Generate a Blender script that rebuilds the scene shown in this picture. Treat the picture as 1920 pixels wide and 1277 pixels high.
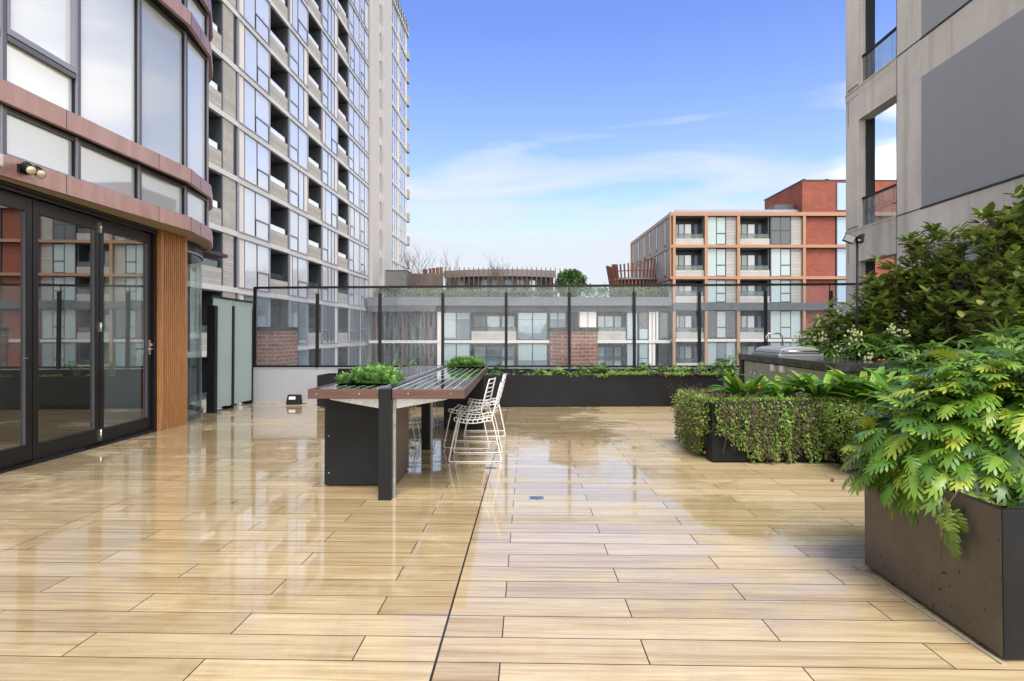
import bpy, math, random
import numpy as np
from mathutils import Matrix, Vector, noise as mnoise
R = math.radians
random.seed(7)
sc = bpy.context.scene
for o in list(bpy.data.objects): bpy.data.objects.remove(o)
col = sc.collection

# ------------------------------------------------------------------ camera
CAMH = 1.29
cd = bpy.data.cameras.new('camera'); cam = bpy.data.objects.new('camera', cd); col.objects.link(cam)
cam.location = (0, 0, CAMH); cam.rotation_euler = (R(90), 0, 0)
cd.sensor_width = 36; cd.lens = 36*1094/1920; cd.shift_y = -14.5/1920
cd.clip_start = .05; cd.clip_end = 3000
sc.camera = cam
# ------------------------------------------------------------------ world
SUN_EL, SUN_AZ = 55, 172          # azimuth from +Y toward +X, degrees
w = bpy.data.worlds.new('World'); sc.world = w; w.use_nodes = True
EXPOSURE = 1.25
def world():
    t = w.node_tree; t.nodes.clear(); L = t.links.new; nn = t.nodes.new
    def M(op, a, b=None, c=None, clamp=False):
        n = nn('ShaderNodeMath'); n.operation = op; n.use_clamp = clamp
        for i, v in enumerate((a, b, c)):
            if v is None: continue
            if isinstance(v, (int, float)): n.inputs[i].default_value = v
            else: L(v, n.inputs[i])
        return n.outputs[0]
    out = nn('ShaderNodeOutputWorld'); bg = nn('ShaderNodeBackground'); bg.inputs[1].default_value = .1
    sky = nn('ShaderNodeTexSky'); sky.sky_type = 'NISHITA'; sky.sun_disc = False
    sky.sun_elevation = R(SUN_EL); sky.sun_rotation = R(SUN_AZ); sky.air_density = 1.0; sky.dust_density = .4; sky.ozone_density = 3
    gam = nn('ShaderNodeHueSaturation'); gam.inputs['Saturation'].default_value = 1.14; gam.inputs['Value'].default_value = 1.2
    gam.inputs['Hue'].default_value = .519
    L(sky.outputs[0], gam.inputs['Color'])
    tc = nn('ShaderNodeTexCoord'); sp = nn('ShaderNodeSeparateXYZ'); L(tc.outputs['Generated'], sp.inputs[0])
    mp = nn('ShaderNodeMapping'); mp.inputs['Scale'].default_value = (1.3, 1.3, 8.5); mp.inputs['Location'].default_value = (5.6, 1.7, .9)
    mp.inputs['Rotation'].default_value = (0, R(-2), 0)
    L(tc.outputs['Generated'], mp.inputs[0])
    n1 = nn('ShaderNodeTexNoise'); n1.inputs['Scale'].default_value = 1.5; n1.inputs['Detail'].default_value = 7; n1.inputs['Roughness'].default_value = .55
    n1.inputs['Distortion'].default_value = .6
    L(mp.outputs[0], n1.inputs['Vector'])
    z = sp.outputs[2]; y = sp.outputs[1]; x = sp.outputs[0]
    base = M('DIVIDE', M('SUBTRACT', .285, z), .15)
    f = M('ADD', base, M('MULTIPLY', M('SUBTRACT', n1.outputs[0], .455), 3.8))
    back = M('MULTIPLY', M('SUBTRACT', .25, y), 2.2, clamp=True)     # unseen cloud bank behind the camera, added as fill light
    up = M('MULTIPLY', M('SUBTRACT', z, .62), 3.0, clamp=True)       # unseen bright overhead cloud, added to lift the ambient light
    side = M('MULTIPLY', M('SUBTRACT', M('ABSOLUTE', x), .46), 4.2, clamp=True)  # bright sky beyond the frame sides, added to light the facades
    f = M('ADD', f, M('MULTIPLY', M('MAXIMUM', M('MAXIMUM', back, up), side), 1.6))
    f = M('MAXIMUM', f, M('MULTIPLY', M('SUBTRACT', .46, z), .62))     # horizon haze
    fc = M('MULTIPLY', M('SMOOTH_MIN', M('MAXIMUM', f, 0.0), 1.0, .15), .93, clamp=True)
    cr = nn('ShaderNodeMix'); cr.data_type = 'RGBA'
    L(M('MULTIPLY', z, 4.0, clamp=True), cr.inputs[0])
    cr.inputs[6].default_value = (3.2, 3.3, 3.45, 1); cr.inputs[7].default_value = (3.6, 3.8, 4.05, 1)
    hi = nn('ShaderNodeMix'); hi.data_type = 'RGBA'          # added out-of-view sky brightness that fills the terrace with light
    L(M('MAXIMUM', M('MAXIMUM', back, up), side), hi.inputs[0]); L(cr.outputs[2], hi.inputs[6]); hi.inputs[7].default_value = (15.5, 14.9, 13.6, 1)
    mx = nn('ShaderNodeMix'); mx.data_type = 'RGBA'
    L(fc, mx.inputs[0]); L(gam.outputs[0], mx.inputs[6]); L(hi.outputs[2], mx.inputs[7])
    L(mx.outputs[2], bg.inputs[0]); L(bg.outputs[0], out.inputs[0])
world()
sd = bpy.data.lights.new('sun', 'SUN'); sd.energy = 2.2; sd.angle = R(35); sd.color = (1, .95, .86)
sun = bpy.data.objects.new('sun', sd); col.objects.link(sun)
az, el = R(SUN_AZ), R(SUN_EL)
sdir = Vector((math.sin(az)*math.cos(el), math.cos(az)*math.cos(el), math.sin(el)))
sun.rotation_euler = sdir.to_track_quat('Z', 'Y').to_euler(); sun.location = (0, 0, 60)
sc.view_settings.view_transform = 'Standard'; sc.view_settings.look = 'None'
sc.view_settings.exposure = EXPOSURE; sc.view_settings.gamma = 1
sc.render.engine = 'CYCLES'
sc.cycles.max_bounces = 8; sc.cycles.transparent_max_bounces = 24; sc.cycles.caustics_reflective = False; sc.cycles.caustics_refractive = False
sc.cycles.sample_clamp_indirect = 4

# ------------------------------------------------------------------ helpers
SL = 17/1094                      # the terrace floor falls 1.5 % away from the building, for drainage
TR = Matrix.Rotation(-SL, 4, 'X')
def tag(o, label=None, cat=None, group=None, kind=None):
    if label: o['label'] = label
    if cat: o['category'] = cat
    if group: o['group'] = group
    if kind: o['kind'] = kind
    return o
def empty(name, loc=(0, 0, 0), rz=0, terrace=False):
    o = bpy.data.objects.new(name, None); col.objects.link(o); o.empty_display_size = .2
    if terrace:
        o.matrix_world = TR @ Matrix.Translation(loc) @ Matrix.Rotation(rz, 4, 'Z')
    else:
        o.location = loc; o.rotation_euler = (0, 0, rz)
    return o
class MB:
    def __init__(s): s.v = []; s.f = []; s.m = []; s.mats = []; s.T = None; s.sm = []; s.smooth = False
    def mi(s, mat):
        if mat not in s.mats: s.mats.append(mat)
        return s.mats.index(mat)
    def add(s, vs, fs, mat):
        b = len(s.v)
        s.v += [tuple(s.T @ Vector(p)) if s.T else tuple(p) for p in vs]
        k = s.mi(mat)
        for f in fs: s.f.append(tuple(b+i for i in f)); s.m.append(k); s.sm.append(s.smooth)
        return s
    def box(s, x0, x1, y0, y1, z0, z1, mat):
        vs = [(x, y, z) for z in (z0, z1) for y in (y0, y1) for x in (x0, x1)]
        return s.add(vs, [(0, 2, 3, 1), (4, 5, 7, 6), (0, 1, 5, 4), (2, 6, 7, 3), (0, 4, 6, 2), (1, 3, 7, 5)], mat)
    def quad(s, a, b, c, d, mat): return s.add([a, b, c, d], [(0, 1, 2, 3)], mat)
    def prism(s, poly, z0, z1, mat, caps=True):
        n = len(poly)
        vs = [(p[0], p[1], z0) for p in poly]+[(p[0], p[1], z1) for p in poly]
        fs = [(i, (i+1) % n, n+(i+1) % n, n+i) for i in range(n)]
        if caps: fs += [tuple(range(n))[::-1], tuple(range(n, 2*n))]
        return s.add(vs, fs, mat)
    def strip(s, line, t, z0, z1, mat):          # a thin wall that follows a plan line, thickness t to its left
        n = len(line); nor = []
        for i in range(n):
            a = Vector(line[max(i-1, 0)]); b = Vector(line[min(i+1, n-1)]); d = (b-a).normalized(); nor.append(Vector((-d.y, d.x)))
        back = [(line[i][0]+nor[i].x*t, line[i][1]+nor[i].y*t) for i in range(n)]
        vs = []; fs = []
        for i in range(n):
            for (p, z) in ((line[i], z0), (line[i], z1), (back[i], z1), (back[i], z0)): vs.append((p[0], p[1], z))
        for i in range(n-1):
            a = 4*i; b = 4*i+4
            for k in range(4):
                k2 = (k+1) % 4; fs.append((a+k, b+k, b+k2, a+k2))
        fs += [(0, 1, 2, 3), tuple(4*(n-1)+k for k in (3, 2, 1, 0))]
        return s.add(vs, fs, mat)
    def tube(s, pts, r, mat, seg=6, cap=True):
        pts = [Vector(p) for p in pts]; n = len(pts); vs = []; fs = []
        rr = r if isinstance(r, (list, tuple)) else [r]*n
        prev = None
        for i, p in enumerate(pts):
            d = (pts[min(i+1, n-1)]-pts[max(i-1, 0)])
            if d.length < 1e-9: d = Vector((0, 0, 1))
            d.normalize()
            if prev is None: u = d.orthogonal().normalized()
            else:
                u = prev-d*prev.dot(d)
                u = u.normalized() if u.length > 1e-6 else d.orthogonal().normalized()
            prev = u; v = d.cross(u)
            for k in range(seg):
                a = 2*math.pi*k/seg; vs.append(p+(u*math.cos(a)+v*math.sin(a))*rr[i])
        for i in range(n-1):
            for k in range(seg):
                k2 = (k+1) % seg; fs.append((i*seg+k, i*seg+k2, (i+1)*seg+k2, (i+1)*seg+k))
        if cap: fs += [tuple(range(seg))[::-1], tuple((n-1)*seg+k for k in range(seg))]
        sm = s.smooth; s.smooth = True; s.add(vs, fs, mat); s.smooth = sm
        return s
    def build(s, name, parent=None, off=(0, 0, 0), bevel=0, terrace=False, loc=None):
        me = bpy.data.meshes.new(name)
        vs = [(a-off[0], b-off[1], c-off[2]) for a, b, c in s.v]
        me.from_pydata(vs, [], s.f)
        for m in s.mats: me.materials.append(m)
        me.polygons.foreach_set('material_index', s.m)
        me.polygons.foreach_set('use_smooth', s.sm)
        me.update()
        o = bpy.data.objects.new(name, me); col.objects.link(o)
        if parent: o.parent = parent
        elif terrace: o.matrix_world = TR @ Matrix.Translation(off)
        else: o.location = off if loc is None else loc
        if bevel:
            b = o.modifiers.new('bevel', 'BEVEL'); b.width = bevel; b.segments = 2; b.limit_method = 'ANGLE'
        return o
def npmesh(name, V, F, mat, parent=None, off=(0, 0, 0), smooth=True, terrace=False):
    """V (n,3) float, F (m,k) int, equal face sizes"""
    me = bpy.data.meshes.new(name); V = np.asarray(V, dtype=np.float64)-np.array(off); F = np.asarray(F)
    me.from_pydata(V.tolist(), [], F.tolist()); me.materials.append(mat)
    if smooth: me.polygons.foreach_set('use_smooth', [True]*len(me.polygons))
    o = bpy.data.objects.new(name, me); col.objects.link(o)
    if parent: o.parent = parent
    elif terrace: o.matrix_world = TR @ Matrix.Translation(off)
    else: o.location = off
    return o
def copy_tree(o, parent=None):
    c = o.copy(); col.objects.link(c)
    if parent: c.parent = parent
    for ch in list(o.children): copy_tree(ch, c)
    return c

# ------------------------------------------------------------------ materials
def lin(r, g, b):
    f = lambda c: (c/255/12.92) if c/255 <= .04045 else ((c/255+.055)/1.055)**2.4
    return (f(r), f(g), f(b))
class NT:
    def __init__(s, name):
        s.mat = bpy.data.materials.new(name); s.mat.use_nodes = True; s.t = s.mat.node_tree; s.t.nodes.clear()
        s.out = s.n('ShaderNodeOutputMaterial')
    def n(s, ty): return s.t.nodes.new(ty)
    def L(s, a, b): s.t.links.new(a, b)
    def put(s, sock, v):
        if isinstance(v, (int, float)): sock.default_value = v
        elif isinstance(v, (tuple, list)): sock.default_value = tuple(v)+((1,) if len(v) == 3 and len(sock.default_value) == 4 else ())
        else: s.L(v, sock)
    def M(s, op, a, b=None, c=None, clamp=False):
        n = s.n('ShaderNodeMath'); n.operation = op; n.use_clamp = clamp
        for i, v in enumerate((a, b, c)):
            if v is not None: s.put(n.inputs[i], v)
        return n.outputs[0]
    def mix(s, f, a, b, mode='MIX'):
        n = s.n('ShaderNodeMix'); n.data_type = 'RGBA'; n.blend_type = mode; s.put(n.inputs[0], f); s.put(n.inputs[6], a); s.put(n.inputs[7], b); return n.outputs[2]
    def obj(s): return s.n('ShaderNodeTexCoord').outputs['Object']
    def mapv(s, v, scale=(1, 1, 1), rot=(0, 0, 0), loc=(0, 0, 0)):
        n = s.n('ShaderNodeMapping'); s.L(v, n.inputs[0]); n.inputs['Scale'].default_value = scale; n.inputs['Rotation'].default_value = rot; n.inputs['Location'].default_value = loc; return n.outputs[0]
    def noise(s, v, scale=1, detail=4, rough=.55, dist=0):
        n = s.n('ShaderNodeTexNoise'); s.L(v, n.inputs['Vector']); n.inputs['Scale'].default_value = scale; n.inputs['Detail'].default_value = detail; n.inputs['Roughness'].default_value = rough; n.inputs['Distortion'].default_value = dist; return n.outputs[0]
    def ramp(s, f, stops):
        n = s.n('ShaderNodeValToRGB'); s.L(f, n.inputs[0]); e = n.color_ramp.elements
        while len(e) < len(stops): e.new(.5)
        for i, (p, c) in enumerate(stops): e[i].position = p; e[i].color = tuple(c)+(1,) if len(c) == 3 else c
        return n.outputs[0]
    def maprange(s, f, a, b, c=0, d=1):
        n = s.n('ShaderNodeMapRange'); s.put(n.inputs[0], f); n.inputs[1].default_value = a; n.inputs[2].default_value = b; n.inputs[3].default_value = c; n.inputs[4].default_value = d; return n.outputs[0]
    def bump(s, h, strength=.3, dist=.01):
        n = s.n('ShaderNodeBump'); s.put(n.inputs['Height'], h); n.inputs['Strength'].default_value = strength; n.inputs['Distance'].default_value = dist; return n.outputs[0]
    def bsdf(s, color=(.5, .5, .5), rough=.5, metal=0, spec=.5, normal=None, coat=0, coatr=.03, trans=0, ior=1.5):
        n = s.n('ShaderNodeBsdfPrincipled'); s.put(n.inputs['Base Color'], color); s.put(n.inputs['Roughness'], rough); s.put(n.inputs['Metallic'], metal)
        s.put(n.inputs['Specular IOR Level'], spec); n.inputs['Coat Weight'].default_value = coat; n.inputs['Coat Roughness'].default_value = coatr
        n.inputs['Transmission Weight'].default_value = trans; n.inputs['IOR'].default_value = ior
        if normal is not None: s.L(normal, n.inputs['Normal'])
        return n.outputs[0]
    def done(s, sh): s.L(sh, s.out.inputs[0]); return s.mat
def plain(name, c, rough=.5, metal=0, var=.12, scale=3, bump=0, coat=0, spec=.5, stretch=(1, 1, 1), fine=40):
    t = NT(name); v = t.obj(); vm = t.mapv(v, stretch)
    nz = t.noise(vm, scale, 5, .6); nf = t.noise(vm, fine, 3, .6)
    k = t.M('ADD', t.M('MULTIPLY', t.M('SUBTRACT', nz, .5), var*4), t.M('MULTIPLY', t.M('SUBTRACT', nf, .5), var*1.4))
    k = t.M('ADD', k, .5, clamp=True)
    colr = t.mix(k, tuple(x*(1-var*1.6) for x in c), tuple(min(1, x*(1+var*1.3)) for x in c))
    rg = t.M('ADD', t.M('MULTIPLY', t.M('SUBTRACT', nz, .5), .25), rough, clamp=True)
    nor = t.bump(nf, .5, bump) if bump else None
    return t.done(t.bsdf(colr, rg, metal, spec, nor, coat))
M = {}
M['black_panel'] = plain('black_panel', (.012, .0125, .0135), .5, 0, .35, 1.6, .0005, spec=.2)
M['black_metal'] = plain('black_metal', (.010, .010, .011), .45, 0, .2, 2, 0, spec=.25)
M['dark_frame'] = plain('dark_frame', (.010, .009, .0095), .35, 0, .2, 3, 0, spec=.35)
M['grey_frame'] = plain('grey_frame', (.10, .10, .115), .35, .3, .1, 3)
M['lilac_frame'] = plain('lilac_frame', (.28, .28, .32), .4, .2, .1, 3)
M['mull'] = plain('mullion_dark', (.018, .018, .022), .5, 0, .1, 3, spec=.3)
M['white_paint'] = plain('white_paint', (.78, .77, .75), .35, 0, .04, 5)
M['steel'] = plain('stainless', (.55, .55, .54), .28, 1, .08, 3, 0, stretch=(1, 1, 12))
M['cupboard'] = plain('cupboard_steel', (.34, .34, .315), .42, .3, .06, .8, 0)
M['hood_steel'] = plain('hood_steel', (.42, .42, .41), .5, .5, .05, 2)
M['lens_grey'] = plain('lens_grey', (.20, .21, .17), .3)
M['galv'] = plain('galvanised', (.42, .42, .41), .45, .8, .3, 16)
M['soil'] = plain('soil', (.02, .015, .012), .95, 0, .6, 30, .02)
M['interior_floor'] = plain('interior_floor', (.30, .20, .11), .3, 0, .15, 2, stretch=(1, 6, 1))
M['interior_wall'] = plain('interior_wall', (.42, .42, .40), .8, 0, .04)
M['interior_dark'] = plain('interior_dark', (.07, .07, .075), .8, 0, .1)
M['interior_panel'] = plain('interior_panel', (.62, .64, .62), .7, 0, .04)
M['soffit'] = plain('soffit_beige', (.36, .31, .22), .8, 0, .1, 4)
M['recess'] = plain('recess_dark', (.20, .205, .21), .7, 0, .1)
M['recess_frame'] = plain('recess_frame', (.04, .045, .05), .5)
M['slab'] = plain('slab_band', (.57, .55, .50), .7, 0, .14, 1.2, .001)
M['cream'] = plain('cream_panel', (.68, .61, .54), .6, 0, .05, .7, stretch=(1, 1, .2))
M['cream_wall'] = plain('cream_wall', (.48, .45, .41), .7, 0, .08, .4)
M['grey_wall'] = plain('grey_render', (.36, .37, .40), .7, 0, .10, 2.2, .0008)
M['roof_grey'] = plain('roof_grey', (.15, .145, .14), .6, 0, .08)
M['rust'] = plain('rusty_steel', (.16, .060, .035), .7, 0, .35, 6)
M['fascia_dark'] = plain('fascia_dark', (.07, .075, .085), .5, 0, .15)
M['asphalt'] = plain('asphalt', (.05, .05, .052), .9, 0, .2, 1)
M['blind'] = plain('blind', (.55, .62, .62), .7, 0, .03)
M['beige_lens'] = plain('lamp_lens', (.66, .58, .42), .35, 0, .08, 30)
M['box_white'] = plain('box_white', (.66, .66, .60), .5, 0, .06, 10)
M['board_brown'] = plain('merbau_board', (.085, .032, .022), .32, 0, .35, 2.5, .0006, spec=.6, stretch=(.6, .6, 12), fine=14)
M['table_slat'] = plain('table_slat', (.016, .013, .012), .05, 0, .3, 3, 0, spec=1.0, coat=1)
M['slat_gap'] = plain('pale_strip', (.62, .63, .66), .25, .2, .05, 9)
M['label'] = plain('label_pink', (.80, .62, .66), .5, 0, .05)
M['stem'] = plain('stem_brown', (.10, .075, .045), .8, 0, .3, 10)
M['stem_green'] = plain('stem_green', (.12, .14, .04), .6, 0, .2, 10)
M['twig'] = plain('bare_twig', (.12, .095, .075), .9, 0, .2, 4)
M['stone_top'] = plain('stone_bench', (.045, .048, .045), .12, 0, .5, 9, .0006, spec=.7)
M['red_thing'] = plain('red_plastic', (.6, .02, .02), .4)

def copper():
    t = NT('copper_fascia'); v = t.obj()
    nz = t.noise(v, 1.3, 6, .6, .4); n2 = t.noise(t.mapv(v, (1, 1, .2)), 7, 4, .6)
    c = t.mix(t.maprange(nz, .3, .7), (.33, .175, .145), (.45, .265, .225))
    c = t.mix(t.maprange(n2, .45, .75, 0, .45), c, (.55, .38, .33))
    return t.done(t.bsdf(c, t.maprange(nz, .3, .7, .28, .5), .15, .6))
M['copper'] = copper()
def concrete(name, base, streak=1.0, board=0, panel=0):
    t = NT(name); v = t.obj()
    n1 = t.noise(v, .55, 7, .62, .3); n2 = t.noise(t.mapv(v, (3.2, 3.2, .22)), 1.3, 5, .6); n3 = t.noise(v, 26, 4, .6)
    pits = t.maprange(t.noise(v, 60, 2, .5), .68, .75)
    c = t.mix(t.maprange(n1, .3, .72), tuple(x*.74 for x in base), tuple(x*1.14 for x in base))
    c = t.mix(t.maprange(n2, .50, .74, 0, .6*streak), c, tuple(x*.45 for x in base))
    c = t.mix(t.maprange(n3, .3, .7, 0, .18), c, tuple(x*.6 for x in base))
    h = t.M('SUBTRACT', n3, pits)
    if board:
        sp = t.n('ShaderNodeSeparateXYZ'); t.L(v, sp.inputs[0]); zz = t.M('DIVIDE', sp.outputs[2], board)
        fl = t.M('FLOOR', zz); fr = t.M('FRACT', zz)
        wn = t.n('ShaderNodeTexWhiteNoise'); wn.noise_dimensions = '1D'; t.L(fl, wn.inputs['W'])
        c = t.mix(t.maprange(wn.outputs[0], 0, 1, 0, .5), c, tuple(x*.62 for x in base))
        gr = t.noise(t.mapv(v, (.8, .8, 14)), 2.2, 5, .7)
        c = t.mix(t.maprange(gr, .45, .7, 0, .5), c, tuple(x*.5 for x in base))
        ed = t.M('LESS_THAN', t.M('MINIMUM', fr, t.M('SUBTRACT', 1.0, fr)), .07)
        c = t.mix(t.M('MULTIPLY', ed, .5), c, tuple(x*.35 for x in base))
        h = t.M('SUBTRACT', h, t.M('MULTIPLY', ed, 2.0))
    return t.done(t.bsdf(c, .78, 0, .35, t.bump(h, .4, .003)))
M['concrete'] = concrete('precast_concrete', (.60, .55, .475), 1.0)
M['board'] = concrete('board_marked_concrete', (.50, .46, .40), .3, board=.16)
M['board_grey'] = concrete('grey_board_band', (.20, .205, .22), .3, board=.22)
M['clad'] = concrete('grey_cladding', (.44, .41, .37), .2, board=.3)
def greypanel():
    t = NT('grey_wall_panel'); v = t.obj(); n = t.noise(t.mapv(v, (5, 5, .15)), 2, 4, .6); n1 = t.noise(v, .4, 3, .5)
    c = t.mix(t.maprange(n, .35, .65), (.245, .255, .255), (.26, .27, .265)); c = t.mix(t.maprange(n1, .4, .7, 0, .5), c, (.26, .27, .275))
    return t.done(t.bsdf(c, .55, 0, .4))
M['grey_panel'] = greypanel()
def brick(name, c1, c2, mortar, bw, bh, ms):
    t = NT(name); v = t.obj(); sp = t.n('ShaderNodeSeparateXYZ'); t.L(v, sp.inputs[0]); cb = t.n('ShaderNodeCombineXYZ')
    t.L(t.M('ADD', sp.outputs[0], sp.outputs[1]), cb.inputs[0]); t.L(sp.outputs[2], cb.inputs[1])
    b = t.n('ShaderNodeTexBrick'); t.L(cb.outputs[0], b.inputs['Vector']); b.inputs['Color1'].default_value = c1+(1,); b.inputs['Color2'].default_value = c2+(1,)
    b.inputs['Mortar'].default_value = mortar+(1,); b.inputs['Scale'].default_value = 1; b.inputs['Brick Width'].default_value = bw; b.inputs['Row Height'].default_value = bh; b.inputs['Mortar Size'].default_value = ms
    nz = t.noise(v, 9, 5, .7); n2 = t.noise(v, .5, 4, .6)
    c = t.mix(t.maprange(nz, .35, .7, 0, .55), b.outputs[0], tuple(x*.4 for x in c1)); c = t.mix(t.maprange(n2, .45, .7, 0, .35), c, tuple(min(1, x*1.5) for x in c2))
    return t.done(t.bsdf(c, .8, 0, .3, t.bump(t.M('ADD', t.M('MULTIPLY', b.outputs[1], -1), t.M('MULTIPLY', nz, .3)), .5, .006)))
M['brick'] = brick('red_brick', (.23, .055, .033), (.29, .075, .045), (.24, .12, .085), .5, .17, .016)
M['brick_near'] = brick('weathered_brick', (.20, .060, .040), (.36, .13, .065), (.46, .40, .34), .29, .088, .009)
M['orange'] = plain('orange_frame', (.34, .18, .10), .5, 0, .08, 1)
def timber(name, c1, c2, sc_=(9, 9, .7), rough=.5):
    t = NT(name); v = t.obj(); n = t.noise(t.mapv(v, sc_), 5, 6, .65, .4); r = t.n('ShaderNodeNewGeometry').outputs['Random Per Island']
    c = t.mix(t.maprange(n, .3, .7), c1, c2); c = t.mix(t.M('MULTIPLY', r, .45), c, tuple(x*.5 for x in c1))
    return t.done(t.bsdf(c, rough, 0, .4, t.bump(n, .2, .002)))
M['cedar'] = timber('cedar_slats', (.36, .15, .05), (.60, .31, .13))
M['fence_timber'] = timber('fence_timber', (.13, .085, .065), (.24, .18, .15))
def glassy(name, refl=.35, tint=(.8, .86, .86), rough=.0, film=0, streak=False, power=1.0):
    """thin architectural glass: see-through, mirror share that rises at grazing angles, optional film: water streaks plus painted sky haze"""
    t = NT(name)
    fr = t.n('ShaderNodeFresnel'); t.put(fr.inputs[0], t.M('SUBTRACT', 1.52, t.M('MULTIPLY', t.n('ShaderNodeNewGeometry').outputs['Backfacing'], 1.52-1/1.52)))
    f = t.M('ADD', t.M('MULTIPLY', fr.outputs[0], power*(1-refl)), refl, clamp=True)
    tr = t.n('ShaderNodeBsdfTransparent'); tr.inputs[0].default_value = tint+(1,)
    gl = t.n('ShaderNodeBsdfGlossy'); gl.inputs['Roughness'].default_value = rough; gl.inputs[0].default_value = (.92, .95, .96, 1)
    v = t.obj()
    if streak:
        n = t.noise(t.mapv(v, (14, 14, .9)), 2.2, 4, .6); n2 = t.noise(v, 60, 2, .5)
        bm = t.bump(t.M('ADD', t.M('MULTIPLY', n, .5), n2), .10, .002); t.L(bm, gl.inputs['Normal'])
    mx = t.n('ShaderNodeMixShader'); t.put(mx.inputs[0], f); t.L(tr.outputs[0], mx.inputs[1]); t.L(gl.outputs[0], mx.inputs[2])
    sh = mx.outputs[0]
    if film:  # pale diffuse film imitates reflected sky haze, with water streaks and drops
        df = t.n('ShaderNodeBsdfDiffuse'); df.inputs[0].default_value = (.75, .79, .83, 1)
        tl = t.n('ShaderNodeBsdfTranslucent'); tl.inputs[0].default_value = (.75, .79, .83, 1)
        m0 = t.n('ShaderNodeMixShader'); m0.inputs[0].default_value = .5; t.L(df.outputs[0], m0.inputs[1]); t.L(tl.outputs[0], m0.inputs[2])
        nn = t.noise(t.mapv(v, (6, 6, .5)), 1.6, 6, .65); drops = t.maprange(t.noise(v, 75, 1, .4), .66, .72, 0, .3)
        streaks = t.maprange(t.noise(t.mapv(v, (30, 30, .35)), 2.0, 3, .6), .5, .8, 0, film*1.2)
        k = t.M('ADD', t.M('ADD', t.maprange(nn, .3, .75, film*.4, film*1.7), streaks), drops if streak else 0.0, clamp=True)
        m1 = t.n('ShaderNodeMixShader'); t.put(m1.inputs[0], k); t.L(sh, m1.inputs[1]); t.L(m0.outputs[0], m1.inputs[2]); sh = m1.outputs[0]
    return t.done(sh)
M['door_glass'] = glassy('door_glass', .27, (.62, .66, .64), 0, .0)
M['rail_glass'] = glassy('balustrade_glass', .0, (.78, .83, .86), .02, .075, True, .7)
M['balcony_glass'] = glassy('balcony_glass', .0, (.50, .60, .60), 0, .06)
M['curved_glass'] = glassy('curved_glass', .02, (.62, .70, .70), 0, .03, False, .5)
M['frosted'] = None
def frosted():
    t = NT('frosted_glass'); v = t.obj(); nz = t.noise(v, 1.5, 4, .6)
    df = t.bsdf(t.mix(t.maprange(nz, .3, .7), (.58, .70, .66), (.66, .77, .72)), .12, 0, .6)
    tl = t.n('ShaderNodeBsdfTranslucent'); tl.inputs[0].default_value = (.55, .68, .65, 1)
    tr = t.n('ShaderNodeBsdfTransparent'); tr.inputs[0].default_value = (.7, .8, .78, 1)
    m = t.n('ShaderNodeMixShader'); m.inputs[0].default_value = .4; t.L(df, m.inputs[1]); t.L(tl.outputs[0], m.inputs[2])
    m2 = t.n('ShaderNodeMixShader'); m2.inputs[0].default_value = .10; t.L(m.outputs[0], m2.inputs[1]); t.L(tr.outputs[0], m2.inputs[2])
    return t.done(m2.outputs[0])
M['frosted'] = frosted()
def window_mat(name, base, refl, rough=.02, var=.1):
    """window: body colour holds blinds and painted sky reflection, under a reflective pane"""
    t = NT(name); v = t.obj(); r = t.n('ShaderNodeNewGeometry').outputs['Random Per Island']
    n = t.noise(v, .35, 3, .5); c = t.mix(t.M('MULTIPLY', r, var*3, clamp=True), base, tuple(x*.72 for x in base))
    df = t.n('ShaderNodeBsdfDiffuse'); t.L(c, df.inputs[0]); gl = t.n('ShaderNodeBsdfGlossy'); gl.inputs['Roughness'].default_value = rough; gl.inputs[0].default_value = (.93, .96, 1, 1)
    wob = t.bump(n, .04, .05); t.L(wob, gl.inputs['Normal'])
    fr = t.n('ShaderNodeFresnel'); t.put(fr.inputs[0], t.M('SUBTRACT', 1.5, t.M('MULTIPLY', t.n('ShaderNodeNewGeometry').outputs['Backfacing'], 1.5-1/1.5)))
    m = t.n('ShaderNodeMixShader'); t.put(m.inputs[0], t.M('ADD', t.M('MULTIPLY', fr.outputs[0], 1-refl), refl, clamp=True)); t.L(df.outputs[0], m.inputs[1]); t.L(gl.outputs[0], m.inputs[2])
    return t.done(m.outputs[0])
M['win_pale'] = window_mat('window_pale', (.70, .73, .75), .22, .02, .2)  # pale body colour imitates white sky reflected in the tower windows
M['win_white'] = window_mat('window_white_blind_sky', (.84, .87, .84), .10, .03, .03)
M['win_grey'] = window_mat('window_grey_blind', (.56, .59, .59), .10, .03, .02)
M['win_mid'] = window_mat('window_mid', (.16, .21, .225), .10)
M['win_dark'] = window_mat('window_dark', (.025, .032, .038), .03)
M['win_teal'] = window_mat('window_teal_blind', (.30, .37, .365), .03)
M['win_blue'] = window_mat('window_blue', (.24, .34, .44), .05)

def leaf_mat(name, cols, rough=.35, trans=.3, scale=9):
    t = NT(name); r = t.n('ShaderNodeNewGeometry').outputs['Random Per Island']; v = t.obj()
    n = t.noise(v, scale, 3, .6)
    k = t.M('ADD', t.M('MULTIPLY', r, .75), t.M('MULTIPLY', n, .25), clamp=True)
    c = t.ramp(k, [(i/(len(cols)-1)*.8+.1, q) for i, q in enumerate(cols)])
    pb = t.bsdf(c, rough, 0, .5, t.bump(t.noise(v, scale*6, 2, .5), .15, .004))
    tl = t.n('ShaderNodeBsdfTranslucent'); t.L(t.mix(.35, c, (.30, .42, .05)), tl.inputs[0])
    m = t.n('ShaderNodeMixShader'); m.inputs[0].default_value = trans; t.L(pb, m.inputs[1]); t.L(tl.outputs[0], m.inputs[2])
    return t.done(m.outputs[0])
M['lf_xanadu'] = leaf_mat('leaf_philodendron', [(.035, .09, .012), (.07, .165, .018), (.125, .245, .025), (.20, .315, .032), (.38, .42, .045)], .38, .22)
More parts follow.
